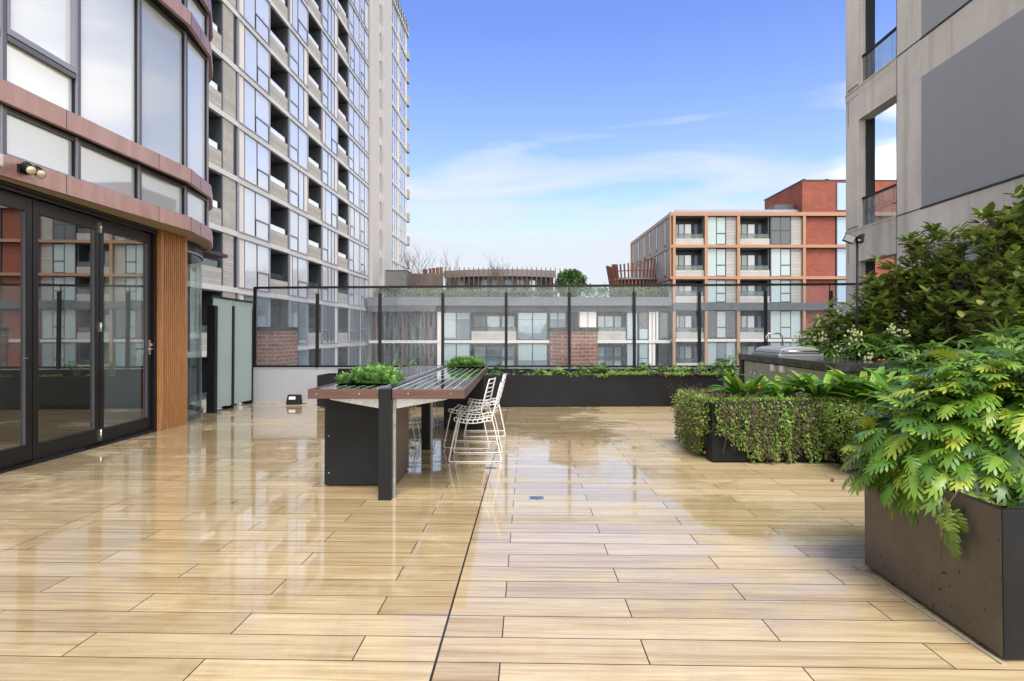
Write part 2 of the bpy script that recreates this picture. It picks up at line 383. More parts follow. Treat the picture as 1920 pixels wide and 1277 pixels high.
M['lf_magnolia'] = leaf_mat('leaf_magnolia', [(.24, .17, .05), (.09, .15, .035), (.13, .22, .04), (.21, .32, .06), (.33, .40, .09), (.38, .25, .08)], .22, .2)
M['lf_fatsia'] = leaf_mat('leaf_fatsia', [(.05, .12, .026), (.10, .20, .036), (.16, .28, .05), (.25, .36, .07)], .38)
M['lf_strap'] = leaf_mat('leaf_strap', [(.05, .15, .025), (.10, .26, .03), (.19, .36, .035), (.34, .46, .045)], .32)
M['lf_succ'] = leaf_mat('leaf_succulent', [(.08, .20, .05), (.13, .30, .07), (.20, .40, .10), (.28, .46, .13)], .4, .2)
M['lf_trail'] = leaf_mat('leaf_trailing', [(.05, .10, .02), (.13, .24, .035), (.24, .38, .055), (.40, .50, .12), (.10, .16, .03)], .5)
M['lf_maroon'] = leaf_mat('leaf_maroon', [(.05, .015, .02), (.09, .03, .035), (.13, .07, .05), (.07, .07, .03)], .55, .15)
M['lf_bush'] = leaf_mat('leaf_bush', [(.025, .06, .015), (.04, .10, .02), (.07, .15, .025), (.10, .19, .035)], .4, .2)
M['lf_hedge'] = leaf_mat('leaf_hedge', [(.05, .09, .03), (.09, .14, .045), (.14, .20, .07)], .6, .2)
M['flower_cream'] = plain('flower_cream', (.42, .45, .20), .8, 0, .2, 20)
M['flower_orange'] = plain('flower_orange', (.75, .22, .03), .5)

# ------------------------------------------------------------------ terrace floor
def floor_mat():
    t = NT('wet_timber_look_tiles'); v = t.obj(); sp = t.n('ShaderNodeSeparateXYZ'); t.L(v, sp.inputs[0]); x, y = sp.outputs[0], sp.outputs[1]
    ph = R(1.466); Mm = t.M
    s = Mm('SUBTRACT', Mm('MULTIPLY', x, math.cos(ph)), Mm('MULTIPLY', y, math.sin(ph)))
    q = Mm('ADD', Mm('MULTIPLY', x, math.sin(ph)), Mm('MULTIPLY', y, math.cos(ph)))
    rows = Mm('DIVIDE', Mm('SUBTRACT', q, 2.344), .2); row = Mm('FLOOR', rows); fr = Mm('FRACT', rows)
    par = Mm('MODULO', Mm('ADD', row, 200.0), 2.0)
    line2 = Mm('ADD', x, Mm('ADD', 3.139, Mm('MULTIPLY', Mm('SUBTRACT', y, 3.577), .0228)))
    line3 = Mm('ADD', x, Mm('ADD', 4.459, Mm('MULTIPLY', Mm('SUBTRACT', y, 5.08), .0519)))
    inner = Mm('GREATER_THAN', line2, 0.0)
    ti = Mm('DIVIDE', Mm('ADD', Mm('SUBTRACT', s, .492), Mm('MULTIPLY', par, .6)), 1.2); tidx = Mm('MULTIPLY', Mm('FLOOR', ti), inner); fs = Mm('FRACT', ti)
    tidx = Mm('ADD', tidx, Mm('MULTIPLY', Mm('GREATER_THAN', Mm('ADD', s, .3675), 0.0), 37.0))
    tidx = Mm('ADD', tidx, Mm('MULTIPLY', Mm('GREATER_THAN', line3, 0.0), 11.0))
    dt = Mm('MULTIPLY', Mm('MINIMUM', fr, Mm('SUBTRACT', 1.0, fr)), .2)
    ds = Mm('ADD', Mm('MULTIPLY', Mm('MINIMUM', fs, Mm('SUBTRACT', 1.0, fs)), 1.2), Mm('MULTIPLY', Mm('SUBTRACT', 1.0, inner), 5.0))
    dm = Mm('SUBTRACT', Mm('ABSOLUTE', Mm('ADD', s, .3675)), .0026)
    dl = Mm('MINIMUM', Mm('ABSOLUTE', line2), Mm('ABSOLUTE', line3))
    dist = Mm('MINIMUM', Mm('MINIMUM', dt, ds), Mm('MINIMUM', dm, dl))
    joint = Mm('SUBTRACT', 1.0, t.maprange(dist, .0020, .0034))
    cb = t.n('ShaderNodeCombineXYZ'); t.L(row, cb.inputs[0]); t.L(tidx, cb.inputs[1])
    wn = t.n('ShaderNodeTexWhiteNoise'); wn.noise_dimensions = '2D'; t.L(cb.outputs[0], wn.inputs['Vector']); rnd = wn.outputs[0]
    gv = t.n('ShaderNodeCombineXYZ'); t.L(Mm('MULTIPLY', s, 1.0), gv.inputs[0]); t.L(Mm('ADD', Mm('MULTIPLY', q, 27.0), Mm('MULTIPLY', rnd, 60.0)), gv.inputs[1]); t.L(Mm('MULTIPLY', rnd, 31.0), gv.inputs[2])
    g1 = t.noise(gv.outputs[0], 1.0, 7, .62, .5); gv2 = t.mapv(gv.outputs[0], (1.6, 3.2, 1)); g2 = t.noise(gv2, 2.0, 5, .65, .3)
    base = t.ramp(g1, [(.28, (.38, .27, .125)), (.42, (.49, .38, .205)), (.55, (.57, .47, .275)), (.72, (.62, .53, .34))])
    base = t.mix(t.maprange(g2, .52, .78, 0, .5), base, (.40, .26, .12))
    tone = t.mix(rnd, (.80, .76, .70), (1.06, 1.04, 1.02)); base = t.mix(1.0, base, tone, 'MULTIPLY')
    # wet areas: standing film in the middle and left, drier towards the right and the near edge
    wn2 = t.noise(v, .75, 7, .66, .7); wn3 = t.noise(t.mapv(v, (1, 2.2, 1)), 3.0, 5, .65)
    w0 = Mm('ADD', Mm('MULTIPLY', wn2, 1.1), Mm('MULTIPLY', wn3, .35))
    w0 = Mm('SUBTRACT', w0, Mm('MULTIPLY', Mm('MAXIMUM', Mm('SUBTRACT', x, .8), 0.0), .16))
    w0 = Mm('SUBTRACT', w0, Mm('MULTIPLY', Mm('MAXIMUM', Mm('SUBTRACT', 3.4, y), 0.0), .07))
    wet = t.maprange(w0, .57, .70)
    c = t.mix(Mm('MULTIPLY', wet, .25), base, t.mix(1.0, base, (.80, .70, .56), 'MULTIPLY'))
    c = t.mix(joint, c, (.025, .016, .010))
    g3v = t.n('ShaderNodeCombineXYZ'); t.L(Mm('MULTIPLY', s, 3.5), g3v.inputs[0]); t.L(Mm('ADD', Mm('MULTIPLY', q, 95.0), Mm('MULTIPLY', rnd, 50.0)), g3v.inputs[1])
    g3 = t.noise(g3v.outputs[0], 1.0, 4, .6, .3); c = t.mix(t.maprange(g3, .44, .70, 0, .55), c, t.mix(1.0, c, (.70, .58, .44), 'MULTIPLY'))
    rough = Mm('ADD', t.maprange(wet, 0, 1, .26, .05), Mm('MULTIPLY', g2, .05)); rough = Mm('ADD', rough, Mm('MULTIPLY', joint, .5))
    h = Mm('ADD', Mm('MULTIPLY', joint, -1.0), Mm('MULTIPLY', Mm('MULTIPLY', g2, .05), Mm('SUBTRACT', 1.0, wet)))
    h = Mm('ADD', h, Mm('MULTIPLY', Mm('MULTIPLY', wn3, .10), 1.0))
    w2 = t.n('ShaderNodeTexWhiteNoise'); w2.noise_dimensions = '2D'; t.L(t.mapv(cb.outputs[0], (1, 1, 1), loc=(7.3, 2.1, 0)), w2.inputs['Vector'])
    h = Mm('ADD', h, Mm('MULTIPLY', Mm('SUBTRACT', rnd, .5), Mm('MULTIPLY', fr, 1.1)))           # each tile sits at its own slight tilt
    h = Mm('ADD', h, Mm('MULTIPLY', Mm('SUBTRACT', w2.outputs[0], .5), Mm('MULTIPLY', fs, 2.2)))
    nb = t.bsdf(c, rough, 0, .32, t.bump(h, .5, .0018), 0)
    # water film coat
    n = nb.node; t.L(Mm('MULTIPLY', wet, .75), n.inputs['Coat Weight']); n.inputs['Coat Roughness'].default_value = .02; n.inputs['Coat IOR'].default_value = 1.33
    return t.done(nb)
M['tiles'] = floor_mat()
mb = MB()
mb.box(-5.6, 8.0, -6, 12.9, -.35, -.004, M['grey_wall'])
mb.quad((-5.6, -6, 0), (8.0, -6, 0), (8.0, 12.9, 0), (-5.6, 12.9, 0), M['tiles'])
tag(mb.build('terrace_floor', terrace=True), kind='structure')
mb = MB(); mb.quad((-1500, -1500, -12), (1500, -1500, -12), (1500, 1500, -12), (-1500, 1500, -12), M['asphalt'])
tag(mb.build('street_ground'), kind='structure')
mb = MB(); mb.box(-5.5, 7.9, -6, 12.8, -12, -.62, M['grey_wall'])
tag(mb.build('podium_wall'), 'grey podium carrying the tiled terrace above the street', 'podium')
#@@PART2
# ------------------------------------------------------------------ left building
def lerp2(a, b, t): return (a[0]+(b[0]-a[0])*t, a[1]+(b[1]-a[1])*t)
def inset(line, d):
    out = []
    for i in range(len(line)):
        a = Vector(line[max(i-1, 0)]); b = Vector(line[min(i+1, len(line)-1)]); t = (b-a).normalized()
        out.append((line[i][0]-t.y*d, line[i][1]+t.x*d))
    return out
lb = empty('curved_building', (-6, 7, 0))
tag(lb, 'curved building at the left with copper bands, pale tall windows and folding glass doors', 'building')
LO = (-6, 7, 0)
def lbuild(mb, name, parent=lb, bevel=0): return mb.build(name, parent, LO, bevel)
FP = [(-5.75, -3.5), (-5.2, 0), (-4.95, 2.9), (-4.82, 5.5), (-4.757, 7.225), (-4.70, 8.55), (-4.90, 9.5), (-5.28, 10.3), (-6.1, 11.3), (-7.4, 12.1), (-9.5, 12.5)]
GP = [(-5.88, -3.5), (-5.33, 0), (-5.07, 2.9), (-4.94, 5.62), (-4.93, 6.577), (-4.915, 7.64), (-4.91, 8.72), (-5.02, 9.56), (-5.47, 10.40), (-6.22, 11.4), (-7.5, 12.2), (-9.5, 12.6)]
zb = [2.78, 3.485, 5.785, 6.49, 8.79, 9.495]
for i, z0 in enumerate(zb):
    mb = MB(); mb.strip(FP, .055, z0, z0+.205, M['copper'])
    mb.strip(inset(FP, .057), .45, z0+.012, z0+.10, M['mull'] if i else M['soffit'])
    b = lbuild(mb, 'copper_band')
    mb = MB()
    for k in range(3, 6):        # sheet joints
        for tt in (.45,):
            p = lerp2(FP[k], FP[k+1], tt); mb.box(p[0]-.002, p[0]+.0025, p[1]-.002, p[1]+.002, z0+.002, z0+.203, M['mull'])
    p = FP[5]; mb.box(p[0]-.003, p[0]+.0022, p[1]-.003, p[1]+.002, z0+.002, z0+.204, M['mull'])
    mb.build('sheet_joint', b, LO)
# floor zones of glazing between the bands
def pane(mb, a, b, z0, z1, mat):
    mb.quad((a[0], a[1], z0), (b[0], b[1], z0), (b[0], b[1], z1), (a[0], a[1], z1), mat)
zones = [(2.985, 3.485, 's'), (3.69, 5.785, 't'), (5.99, 6.49, 's'), (6.695, 8.79, 't'), (8.995, 9.495, 's')]
for zi, (z0, z1, ty) in enumerate(zones):
    for k in range(2, len(GP)-3):
        a, b = GP[k], GP[k+1]
        sub = 3 if (Vector(b)-Vector(a)).length > 1.9 else 1
        for q in range(sub):
            aa = lerp2(a, b, q/sub); bb = lerp2(a, b, (q+1)/sub)
            d = (Vector(bb)-Vector(aa)); Ln = d.length; d.normalize(); n = Vector((d.y, -d.x))
            A = lambda u, off=0: (aa[0]+d.x*u+n.x*off, aa[1]+d.y*u+n.y*off)
            fw = .035
            mb = MB(); mb.T = Matrix(((d.x, n.x, 0, aa[0]), (d.y, n.y, 0, aa[1]), (0, 0, 1, 0), (0, 0, 0, 1)))
            mb.box(-.012, fw, -.02, .045, z0, z1, M['grey_frame']); mb.box(fw-.004, fw+.012, -.02, .03, z0+.02, z1-.02, M['mull'])
            mb.box(Ln-fw, Ln-.012, -.02, .047, z0, z1, M['lilac_frame']); mb.box(Ln-fw-.012, Ln-fw+.004, -.02, .03, z0+.02, z1-.02, M['mull'])
            mb.box(fw, Ln-fw, -.02, .035, z0, z0+.05, M['lilac_frame']); mb.box(fw, Ln-fw, -.02, .033, z1-.05, z1, M['grey_frame'])
            split = ty == 't' and (k == 3 or (k in (2,) and q == 2) or k == 8)
            if split:
                mb.box(fw, Ln-fw, -.02, .05, z0+.44, z0+.49, M['grey_frame']); mb.box(fw, Ln-fw, -.02, .056, z0+.50, z0+.56, M['lilac_frame'])
                mb.box(fw, Ln-fw, -.02, .02, z0+.487, z0+.503, M['mull'])
                mb.box(fw, fw+.03, -.02, .056, z0+.56, z1-.05, M['lilac_frame']); mb.box(Ln-fw-.03, Ln-fw, -.02, .056, z0+.56, z1-.05, M['lilac_frame'])
            fr = lbuild(mb, 'window')
            gm = 'win_grey' if (ty == 's' or k == 5) else 'win_white'
            if k == 6 and ty == 's': gm = 'win_white'
            mb = MB(); pane(mb, A(fw), A(Ln-fw), z0+.03, z1-.03, M[gm]); mb.build('pane', fr, LO)
# core behind the glazing
mb = MB(); mb.prism([(-9.5, -3.4), (-5.98, -3.4), (-5.2, 2.9), (-5.06, 5.6), (-5.03, 8.7), (-5.15, 9.5), (-5.6, 10.3), (-6.4, 11.3), (-7.6, 12.05), (-9.5, 12.4)], 2.9, 10.2, M['recess_frame'])
lbuild(mb, 'core')
# ground storey: doors plane
def dx(y): return -4.80-.0466*y
e = Vector((-.0466, 1)).normalized()
DM = Matrix(((e.x, -e.y*-1, 0, dx(0)), (e.y, -e.x, 0, 0), (0, 0, 1, 0), (0, 0, 0, 1)))   # local: u along the wall, v outwards
DM = Matrix(((e.x, e.y, 0, dx(0)), (e.y, -e.x, 0, 0), (0, 0, 1, 0), (0, 0, 0, 1)))
fz = lambda y: -SL*y
# soffit
mb = MB(); mb.prism([(-9, -3.4), (-5.8, -3.4), (-5.25, 0), (-4.99, 2.9), (-4.885, 5.5), (-4.82, 7.2), (-4.78, 8.5), (-4.98, 9.45), (-5.37, 10.2), (-6.2, 11.2), (-9, 12)], 2.80, 2.86, M['soffit']); lbuild(mb, 'soffit')
mb = MB(); mb.T = DM
mb.box(-3.4, 8.46, -.14, .06, 2.72, 2.799, M['dark_frame']); mb.box(-3.4, 8.46, .06, .066, 2.765, 2.775, M['grey_frame'])
mb.box(8.40, 8.46, -.14, .05, -.14, 2.72, M['dark_frame'])
for k in range(8): mb.box(-3.4+1.475*k, -3.4+1.475*(k+1), -.14, .07, -.4, fz(-3.4+1.475*(k+.5))+.03, M['dark_frame'])
mb.box(-3.4, 8.4, .072, .076, 2.712, 2.722, M['recess_frame'])
lbuild(mb, 'door_frame')
edges = [-1.42, -.34, .74, 1.82, 2.90, 3.98, 5.06, 6.185, 7.263, 8.39]
HG = {7: 1, 5: 1, 3: 1}
for i in range(len(edges)-1):
    u0, u1 = edges[i]+.006, edges[i+1]-.006; zf = fz((u0+u1)/2)+.035; zt = 2.705
    st = .075
    mb = MB(); mb.T = DM
    mb.box(u0, u0+st, -.05, .01, zf, zt, M['dark_frame']); mb.box(u1-st, u1, -.05, .01, zf, zt, M['dark_frame'])
    mb.box(u0+st, u1-st, -.05, .009, zf, zf+.17, M['dark_frame']); mb.box(u0+st, u1-st, -.05, .009, zt-.14, zt, M['dark_frame'])
    for (a, b_, c_, d_) in ((u0+st, u0+st+.008, zf+.17, zt-.14), (u1-st-.008, u1-st, zf+.17, zt-.14)): mb.box(a, b_, -.03, .004, c_, d_, M['grey_frame'])
    leaf = lbuild(mb, 'folding_door', bevel=0)
    mb = MB(); mb.T = DM; mb.quad((u0+st, -.02, zf+.17), (u1-st, -.02, zf+.17), (u1-st, -.02, zt-.14), (u0+st, -.02, zt-.14), M['door_glass']); mb.build('pane', leaf, LO)
    if i in (2, 4, 7):
        for zc, h in ((zf+.09, .14), (1.36, .12), (2.60, .14)):
            mb = MB(); mb.T = DM; mb.box(u1-.012, u1+.024, .01, .028, zc-h/2, zc+h/2, M['steel']); mb.tube([(u1+.006, .03, zc-h/2), (u1+.006, .03, zc+h/2)], .009, M['steel']); mb.build('hinge', leaf, LO)
    if i == 8:
        mb = MB(); mb.T = DM
        mb.box(u1-.062, u1-.025, .01, .022, .98, 1.19, M['steel']); mb.tube([(u1-.045, .02, 1.06), (u1-.045, .065, 1.06), (u1-.17, .065, 1.06)], .010, M['steel'], 8)
        mb.box(u1-.02, u1+.03, .01, .03, 1.10, 1.14, M['steel']); mb.build('handle', leaf, LO)
    if i == 6:
        mb = MB(); mb.T = DM; mb.box(u1-.12, u1-.06, .01, .016, 1.02, 1.028, M['steel']); mb.build('latch', leaf, LO)
# timber pier
mb = MB(); mb.box(-5.22, -5.13, 8.47, 9.22, -.15, 2.8, M['cedar']); mb.box(-5.215, -5.085, 8.462, 8.50, -.13, 2.799, M['cedar'])
lbuild(mb, 'timber_pier')
pier = bpy.data.objects['timber_pier']
for k in range(12):
    y0 = 8.515+k*.0505
    mb = MB(); mb.box(-5.125, -5.090, y0, y0+.021, -.145, 2.798, M['cedar']); mb.build('slat', pier, LO)
mb = MB(); mb.box(-5.134, -5.129, 8.50, 9.12, -.14, 2.797, M['recess_frame']); mb.build('backing', pier, LO)
# curved corner glazing
CG = [(-5.29, 9.14), (-5.262, 9.45), (-5.285, 9.75), (-5.36, 10.02), (-5.45, 10.28), (-5.56, 10.5), (-5.72, 10.75), (-5.95, 11.0), (-6.3, 11.25), (-6.8, 11.45), (-7.6, 11.6)]
mb = MB(); mb.smooth = False
mb.strip(CG, .06, -.3, -.07, M['grey_frame']); mb.strip(CG, .06, 2.60, 2.799, M['mull']); mb.strip(inset(CG, -.006), .01, 2.60, 2.63, M['lilac_frame'])
p = CG[0]; mb.box(p[0]-.05, p[0]+.015, p[1]-.03, p[1]+.02, -.14, 2.8, M['mull']); 
cgw = lbuild(mb, 'curved_window')
mb = MB(); mb.smooth = True
C2 = inset(CG, .02); C3 = []
for i in range(len(C2)-1):
    for t in (0, .5): C3.append(lerp2(C2[i], C2[i+1], t))
C3.append(C2[-1])
n = len(C3); vs = [(p[0], p[1], -.07) for p in C3]+[(p[0], p[1], 2.6) for p in C3]
mb.add(vs, [(i, i+1, n+i+1, n+i) for i in range(n-1)], M['curved_glass']); mb.build('curved_pane', cgw, LO)
# room behind the doors
mb = MB()
mb.prism([(-9.3, -3.4), (-5.95, -3.4), (-5.0, -.2), (-5.02, 2), (-5.2, 8.3), (-5.32, 9.1), (-5.4, 10.2), (-6.6, 11.3), (-9.3, 11.6)], -.3, -.11, M['interior_floor'])
lbuild(mb, 'room_floor')
mb = MB(); mb.box(-9.4, -9.3, -3.4, 11.6, -.11, 2.8, M['interior_wall']); mb.box(-9.3, -7.6, 11.3, 11.38, -.11, 2.8, M['interior_wall']); mb.box(-9.3, -5.9, -3.4, -3.3, -.11, 2.8, M['interior_wall'])
mb.box(-9.3, -5.5, -3.3, 11.3, 2.74, 2.797, M['interior_dark']); lbuild(mb, 'room_wall')
mb = MB(); mb.box(-6.35, -6.2, 8.9, 9.9, -.11, 2.74, M['interior_panel']); mb.box(-7.4, -7.2, 6.2, 7.3, -.11, 2.74, M['interior_panel']); lbuild(mb, 'room_partition')

# twin spotlight and white sensor box on the lower copper band
def on_band(y):  # outer face x of the band at depth y
    for i in range(len(FP)-1):
        if FP[i][1] <= y <= FP[i+1][1]: t = (y-FP[i][1])/(FP[i+1][1]-FP[i][1]); return FP[i][0]+(FP[i+1][0]-FP[i][0])*t
sp_y = 5.72; sx = on_band(sp_y)
sl = empty('twin_spotlight', (sx, sp_y, 2.89)); tag(sl, 'black twin spotlight with two beige lenses on the copper band over the folding doors', 'spotlight')
mb = MB(); mb.box(.001, .03, -.05, .07, -.035, .045, M['black_metal']); mb.tube([(.03, 0, .0), (.06, 0, -.005)], .02, M['black_metal'], 10); mb.build('mount', sl)
for dy, dz in ((.0, .0), (.12, -.005)):
    d = Vector((.72, -.42, -.42)).normalized(); p0 = Vector((.055, dy-.02, .035+dz)); p1 = p0+d*.15
    mb = MB(); mb.tube([p0, p0+d*.02, p0+d*.05, p0+d*.055, p1], [.024, .038, .040, .041, .045], M['black_metal'], 20, True)
    for q in range(4): mb.tube([p0+d*(.02+.012*q), p0+d*(.026+.012*q)], .046, M['black_metal'], 20)
    hd = mb.build('lamp_head', sl)
    mb = MB(); mb.tube([p1+d*.0005, p1+d*.004], .040, M['beige_lens'], 24); mb.build('lens', hd)
sy = 5.36; bx = on_band(sy)
mb = MB(); mb.box(0, .075, -.09, .09, -.055, .055, M['box_white']); mb.box(.075, .079, -.08, .08, -.045, .045, M['box_white']); mb.tube([(.03, -.05, -.055), (.03, -.05, -.10), (.0, .02, -.13)], .009, M['box_white'])
o = mb.build('junction_box', None, bevel=.006, loc=(bx+.001, sy, 2.90)); tag(o, 'small white junction box beside the spotlight on the copper band', 'electrical box')

# ------------------------------------------------------------------ frosted glass screen
fs = empty('frosted_screen', (-5.45, 11.4, 0), terrace=True); tag(fs, 'frosted glass privacy screen with black posts at the curved corner', 'screen')
FO = (-5.45, 11.4, 0)
A0, A1 = (-5.42, 10.60), (-5.455, 12.26)
mb = MB(); mb.box(-5.535, -5.385, 10.56, 10.66, 0, 1.95, M['black_metal']); mb.build('post', fs, FO, .004)
mb = MB(); mb.box(-5.475, -5.425, 11.33, 11.40, 0, 1.99, M['black_metal']); mb.box(-5.62, -5.43, 11.32, 11.36, 0, .05, M['black_metal']); mb.build('post', fs, FO, .004)
mb = MB(); mb.box(-5.50, -5.445, 12.20, 12.27, 0, 1.99, M['black_metal']); mb.box(-5.66, -5.45, 12.19, 12.23, 0, .05, M['black_metal']); mb.build('post', fs, FO, .004)
mb = MB(); mb.box(-5.48, -5.42, 10.5, 12.3, 2.10, 2.135, M['black_metal']); mb.build('top_rail', fs, FO)
for (a, b_) in ((10.62, 11.345), (11.385, 12.2)):
    mb = MB(); mb.box(-5.462, -5.45, a, b_, .075, 2.1, M['frosted']); mb.build('glass_panel', fs, FO)

# ------------------------------------------------------------------ end wall and glass balustrade
WL, WR = (-5.50, 12.38), (7.9, 12.20)
wy = lambda x: 12.38+(x+5.5)*(12.20-12.38)/13.4
mb = MB(); mb.prism([(-5.56, wy(-5.5)), (7.9, 12.2), (7.9, 12.45), (-5.56, 12.63)], -.3, .725, M['grey_wall'])
mb.prism([(-5.56, wy(-5.5)-.012), (7.9, 12.188), (7.9, 12.46), (-5.56, 12.64)], .7255, .745, M['grey_wall'])
o = mb.build('parapet_wall', None, (0, 12.4, 0), terrace=True); tag(o, 'pale grey rendered low wall carrying the glass balustrade', 'wall')
gb = empty('glass_balustrade', (0, 12.3, .745), terrace=True); tag(gb, 'long rain-streaked glass balustrade with black posts along the end wall', 'balustrade'); GO = (0, 12.3, .745)
# straight frame, top follows the photograph's slightly rising line
ztop = lambda x: 2.468+(x+5.5)*.0048
def rail(mb, x0, x1, z0f, z1f, y0, y1, mat):
    mb.add([(x0, wy(x0)+y0, z0f(x0)), (x0, wy(x0)+y1, z0f(x0)), (x1, wy(x1)+y1, z0f(x1)), (x1, wy(x1)+y0, z0f(x1)), (x0, wy(x0)+y0, z1f(x0)), (x0, wy(x0)+y1, z1f(x0)), (x1, wy(x1)+y1, z1f(x1)), (x1, wy(x1)+y0, z1f(x1))],
           [(0, 1, 2, 3), (7, 6, 5, 4), (0, 3, 7, 4), (1, 5, 6, 2), (0, 4, 5, 1), (3, 2, 6, 7)], mat)
mb = MB(); rail(mb, -5.50, 7.4, lambda x: ztop(x)-.045, ztop, .03, .085, M['black_metal']); mb.build('top_rail', gb, GO)
mb = MB(); rail(mb, -5.50, 7.4, lambda x: .747, lambda x: .79, .03, .085, M['black_metal']); mb.build('bottom_rail', gb, GO)
mb = MB(); mb.box(-5.52, -5.46, wy(-5.5)+.032, wy(-5.5)+.083, .75, ztop(-5.5)-.01, M['black_metal']); mb.build('post', gb, GO)
pu = [591, 710, 829, 949, 1068, 1190, 1312, 1436, 1558]
px = [(u-960)*12.25/1094 for u in pu]; px.append(px[-1]+1.37)
for x in px:
    mb = MB(); mb.box(x-.03, x+.03, wy(x)-.03, wy(x)+.03, .746, ztop(x)-.16, M['black_metal']); mb.box(x-.006, x+.006, wy(x)+.035, wy(x)+.06, ztop(x)-.16, ztop(x)-.046, M['black_metal'])
    mb.build('post', gb, GO, .004)
gx = [-5.47]+px
for a, b_ in zip(gx[:-1], gx[1:]):
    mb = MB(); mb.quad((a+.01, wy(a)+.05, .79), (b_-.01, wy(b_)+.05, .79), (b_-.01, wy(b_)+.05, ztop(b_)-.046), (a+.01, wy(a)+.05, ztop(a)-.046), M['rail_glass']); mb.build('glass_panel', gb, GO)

# black bait box by the wall
bt = empty('bait_station', (-4.50, 12.05, 0), terrace=True); tag(bt, 'small black pest bait box on the tiles against the grey wall', 'bait box')
mb = MB(); mb.add([(-.145, -.09, 0), (.145, -.09, 0), (.145, .09, 0), (-.145, .09, 0), (-.125, -.03, .2), (.125, -.03, .2), (.135, .07, .2), (-.135, .07, .2)],
    [(0, 3, 2, 1), (4, 5, 6, 7), (0, 1, 5, 4), (1, 2, 6, 5), (2, 3, 7, 6), (3, 0, 4, 7)], M['black_metal']); mb.build('case', bt, bevel=.012)
mb = MB(); mb.quad((-.09, -.0655, .105), (.05, -.0655, .105), (.047, -.0475, .165), (-.087, -.0475, .165), M['label']); mb.build('sticker', bt)
mb = MB(); mb.tube([(.13, .0, .01), (.19, .03, .012), (.24, .05, .01)], .008, M['black_metal']); mb.build('tether', bt)

# brick chimney piers beyond the balustrade
def chim(name, poly, z1, label):
    c = (sum(p[0] for p in poly)/4, sum(p[1] for p in poly)/4, -3)
    r = empty(name, c); tag(r, label, 'chimney')
    mb = MB(); mb.prism(poly, -3, z1-.09, M['brick_near']); mb.build('brick_shaft', r, c)
    cx, cy = c[:2]; big = [(cx+(p[0]-cx)*1.05, cy+(p[1]-cy)*1.05) for p in poly]
    mb = MB(); mb.prism(big, z1-.09, z1, M['black_panel']); mb.build('cap', r, c, .006)
chim('brick_chimney', [(-5.9, 13.35), (-5.32, 13.15), (-5.27, 14.35), (-5.85, 14.5)], 1.43, 'weathered brick chimney behind the glass beside the frosted screen')
chim('brick_chimney', [(.92, 14.35), (1.38, 13.6), (2.04, 13.9), (1.6, 14.9)], 1.42, 'red brick chimney behind the glass at the middle of the balustrade')

# ------------------------------------------------------------------ right concrete building
rb = empty('concrete_building', (7.5, 10, -12)); tag(rb, 'raw concrete apartment block at the right with grey wall panels and open corner balconies', 'building'); RO = (7.5, 10, -12)
# local u = depth along the wall, v = outwards (toward -X)
er = Vector((.043, 1)).normalized()
RM = Matrix(((er.x, -er.y, 0, 7.0), (er.y, er.x, 0, 0), (0, 0, 1, 0), (0, 0, 0, 1)))
def rbox(mb, u0, u1, v0, v1, z0, z1, m): mb.box(u0, u1, v0, v1, z0, z1, M[m])
U_END, U_P, U_O1, U_O0 = 13.28, 12.75, 12.74, 11.38      # end corner, pier, opening
floors = [-2.65, .47, 3.565, 6.66, 9.76, 12.86]
T = .28
for z in floors[:-1]:
    top = z+3.095
    mb = MB(); mb.T = RM
    # solid wall south of the opening, spandrel and lintel around the opening, corner pier
    rbox(mb, 2.0, U_O0, -T, 0, z+.003, top-.012, 'concrete')
    if z > -1: rbox(mb, U_O0, U_O1, -T, -.012, top-.72, top-.012, 'concrete')
    rbox(mb, U_O1, U_END, -.16, -.02, z+.003, top-.012, 'concrete')
    rbox(mb, U_O1+.0, U_END-.12, -.03, .012, z+.06, top-.74, 'concrete')
    if z < -1: rbox(mb, U_O0, U_O1, -T, -.012, z, top-.8, 'concrete')
    rbox(mb, 2.0, U_END-.004, -5.5, -.008, z-.16, z, 'concrete')           # slab
    rbox(mb, 2.0, 10.4, -5.5, -5.2, z+.003, top-.17, 'concrete')
    rbox(mb, 10.2, 10.45, -5.2, -T-.002, z+.003, top-.17, 'recess')
    rbox(mb, 2.0, U_END-.01, -.03, .006, top-.02, top+.012, 'concrete')
    mb.build('storey_wall', rb, RO)
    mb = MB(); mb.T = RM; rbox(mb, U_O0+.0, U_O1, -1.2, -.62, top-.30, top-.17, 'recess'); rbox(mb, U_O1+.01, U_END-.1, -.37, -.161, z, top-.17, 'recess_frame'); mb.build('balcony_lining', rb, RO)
    if z > -1:
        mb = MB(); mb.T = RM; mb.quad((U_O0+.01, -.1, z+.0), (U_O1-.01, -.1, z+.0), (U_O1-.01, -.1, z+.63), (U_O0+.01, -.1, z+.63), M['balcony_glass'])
        b = mb.build('balustrade', rb, RO)
        mb = MB(); mb.T = RM; rbox(mb, U_O0+.01, U_O1-.01, -.13, -.075, z+.63, z+.67, 'black_metal'); rbox(mb, U_END-.13, U_END-.08, -4.8, -1.0, z+.63, z+.66, 'black_metal'); mb.build('handrail', b, RO)
    mb = MB(); mb.T = RM
    if z > 0:
        rbox(mb, 3.0, 10.62, .004, .012, z+.01, z+2.38, 'grey_panel')
        rbox(mb, 3.0, 10.66, .003, .010, z-.028, z+.009, 'mull')
        rbox(mb, 10.66, U_O0, .003, .009, z-.018, z+.003, 'mull'); 
        rbox(mb, U_O1+.1, U_END-.16, -.02, -.004, z-.012, z+.012, 'mull')
        mb.build('wall_panel', rb, RO)
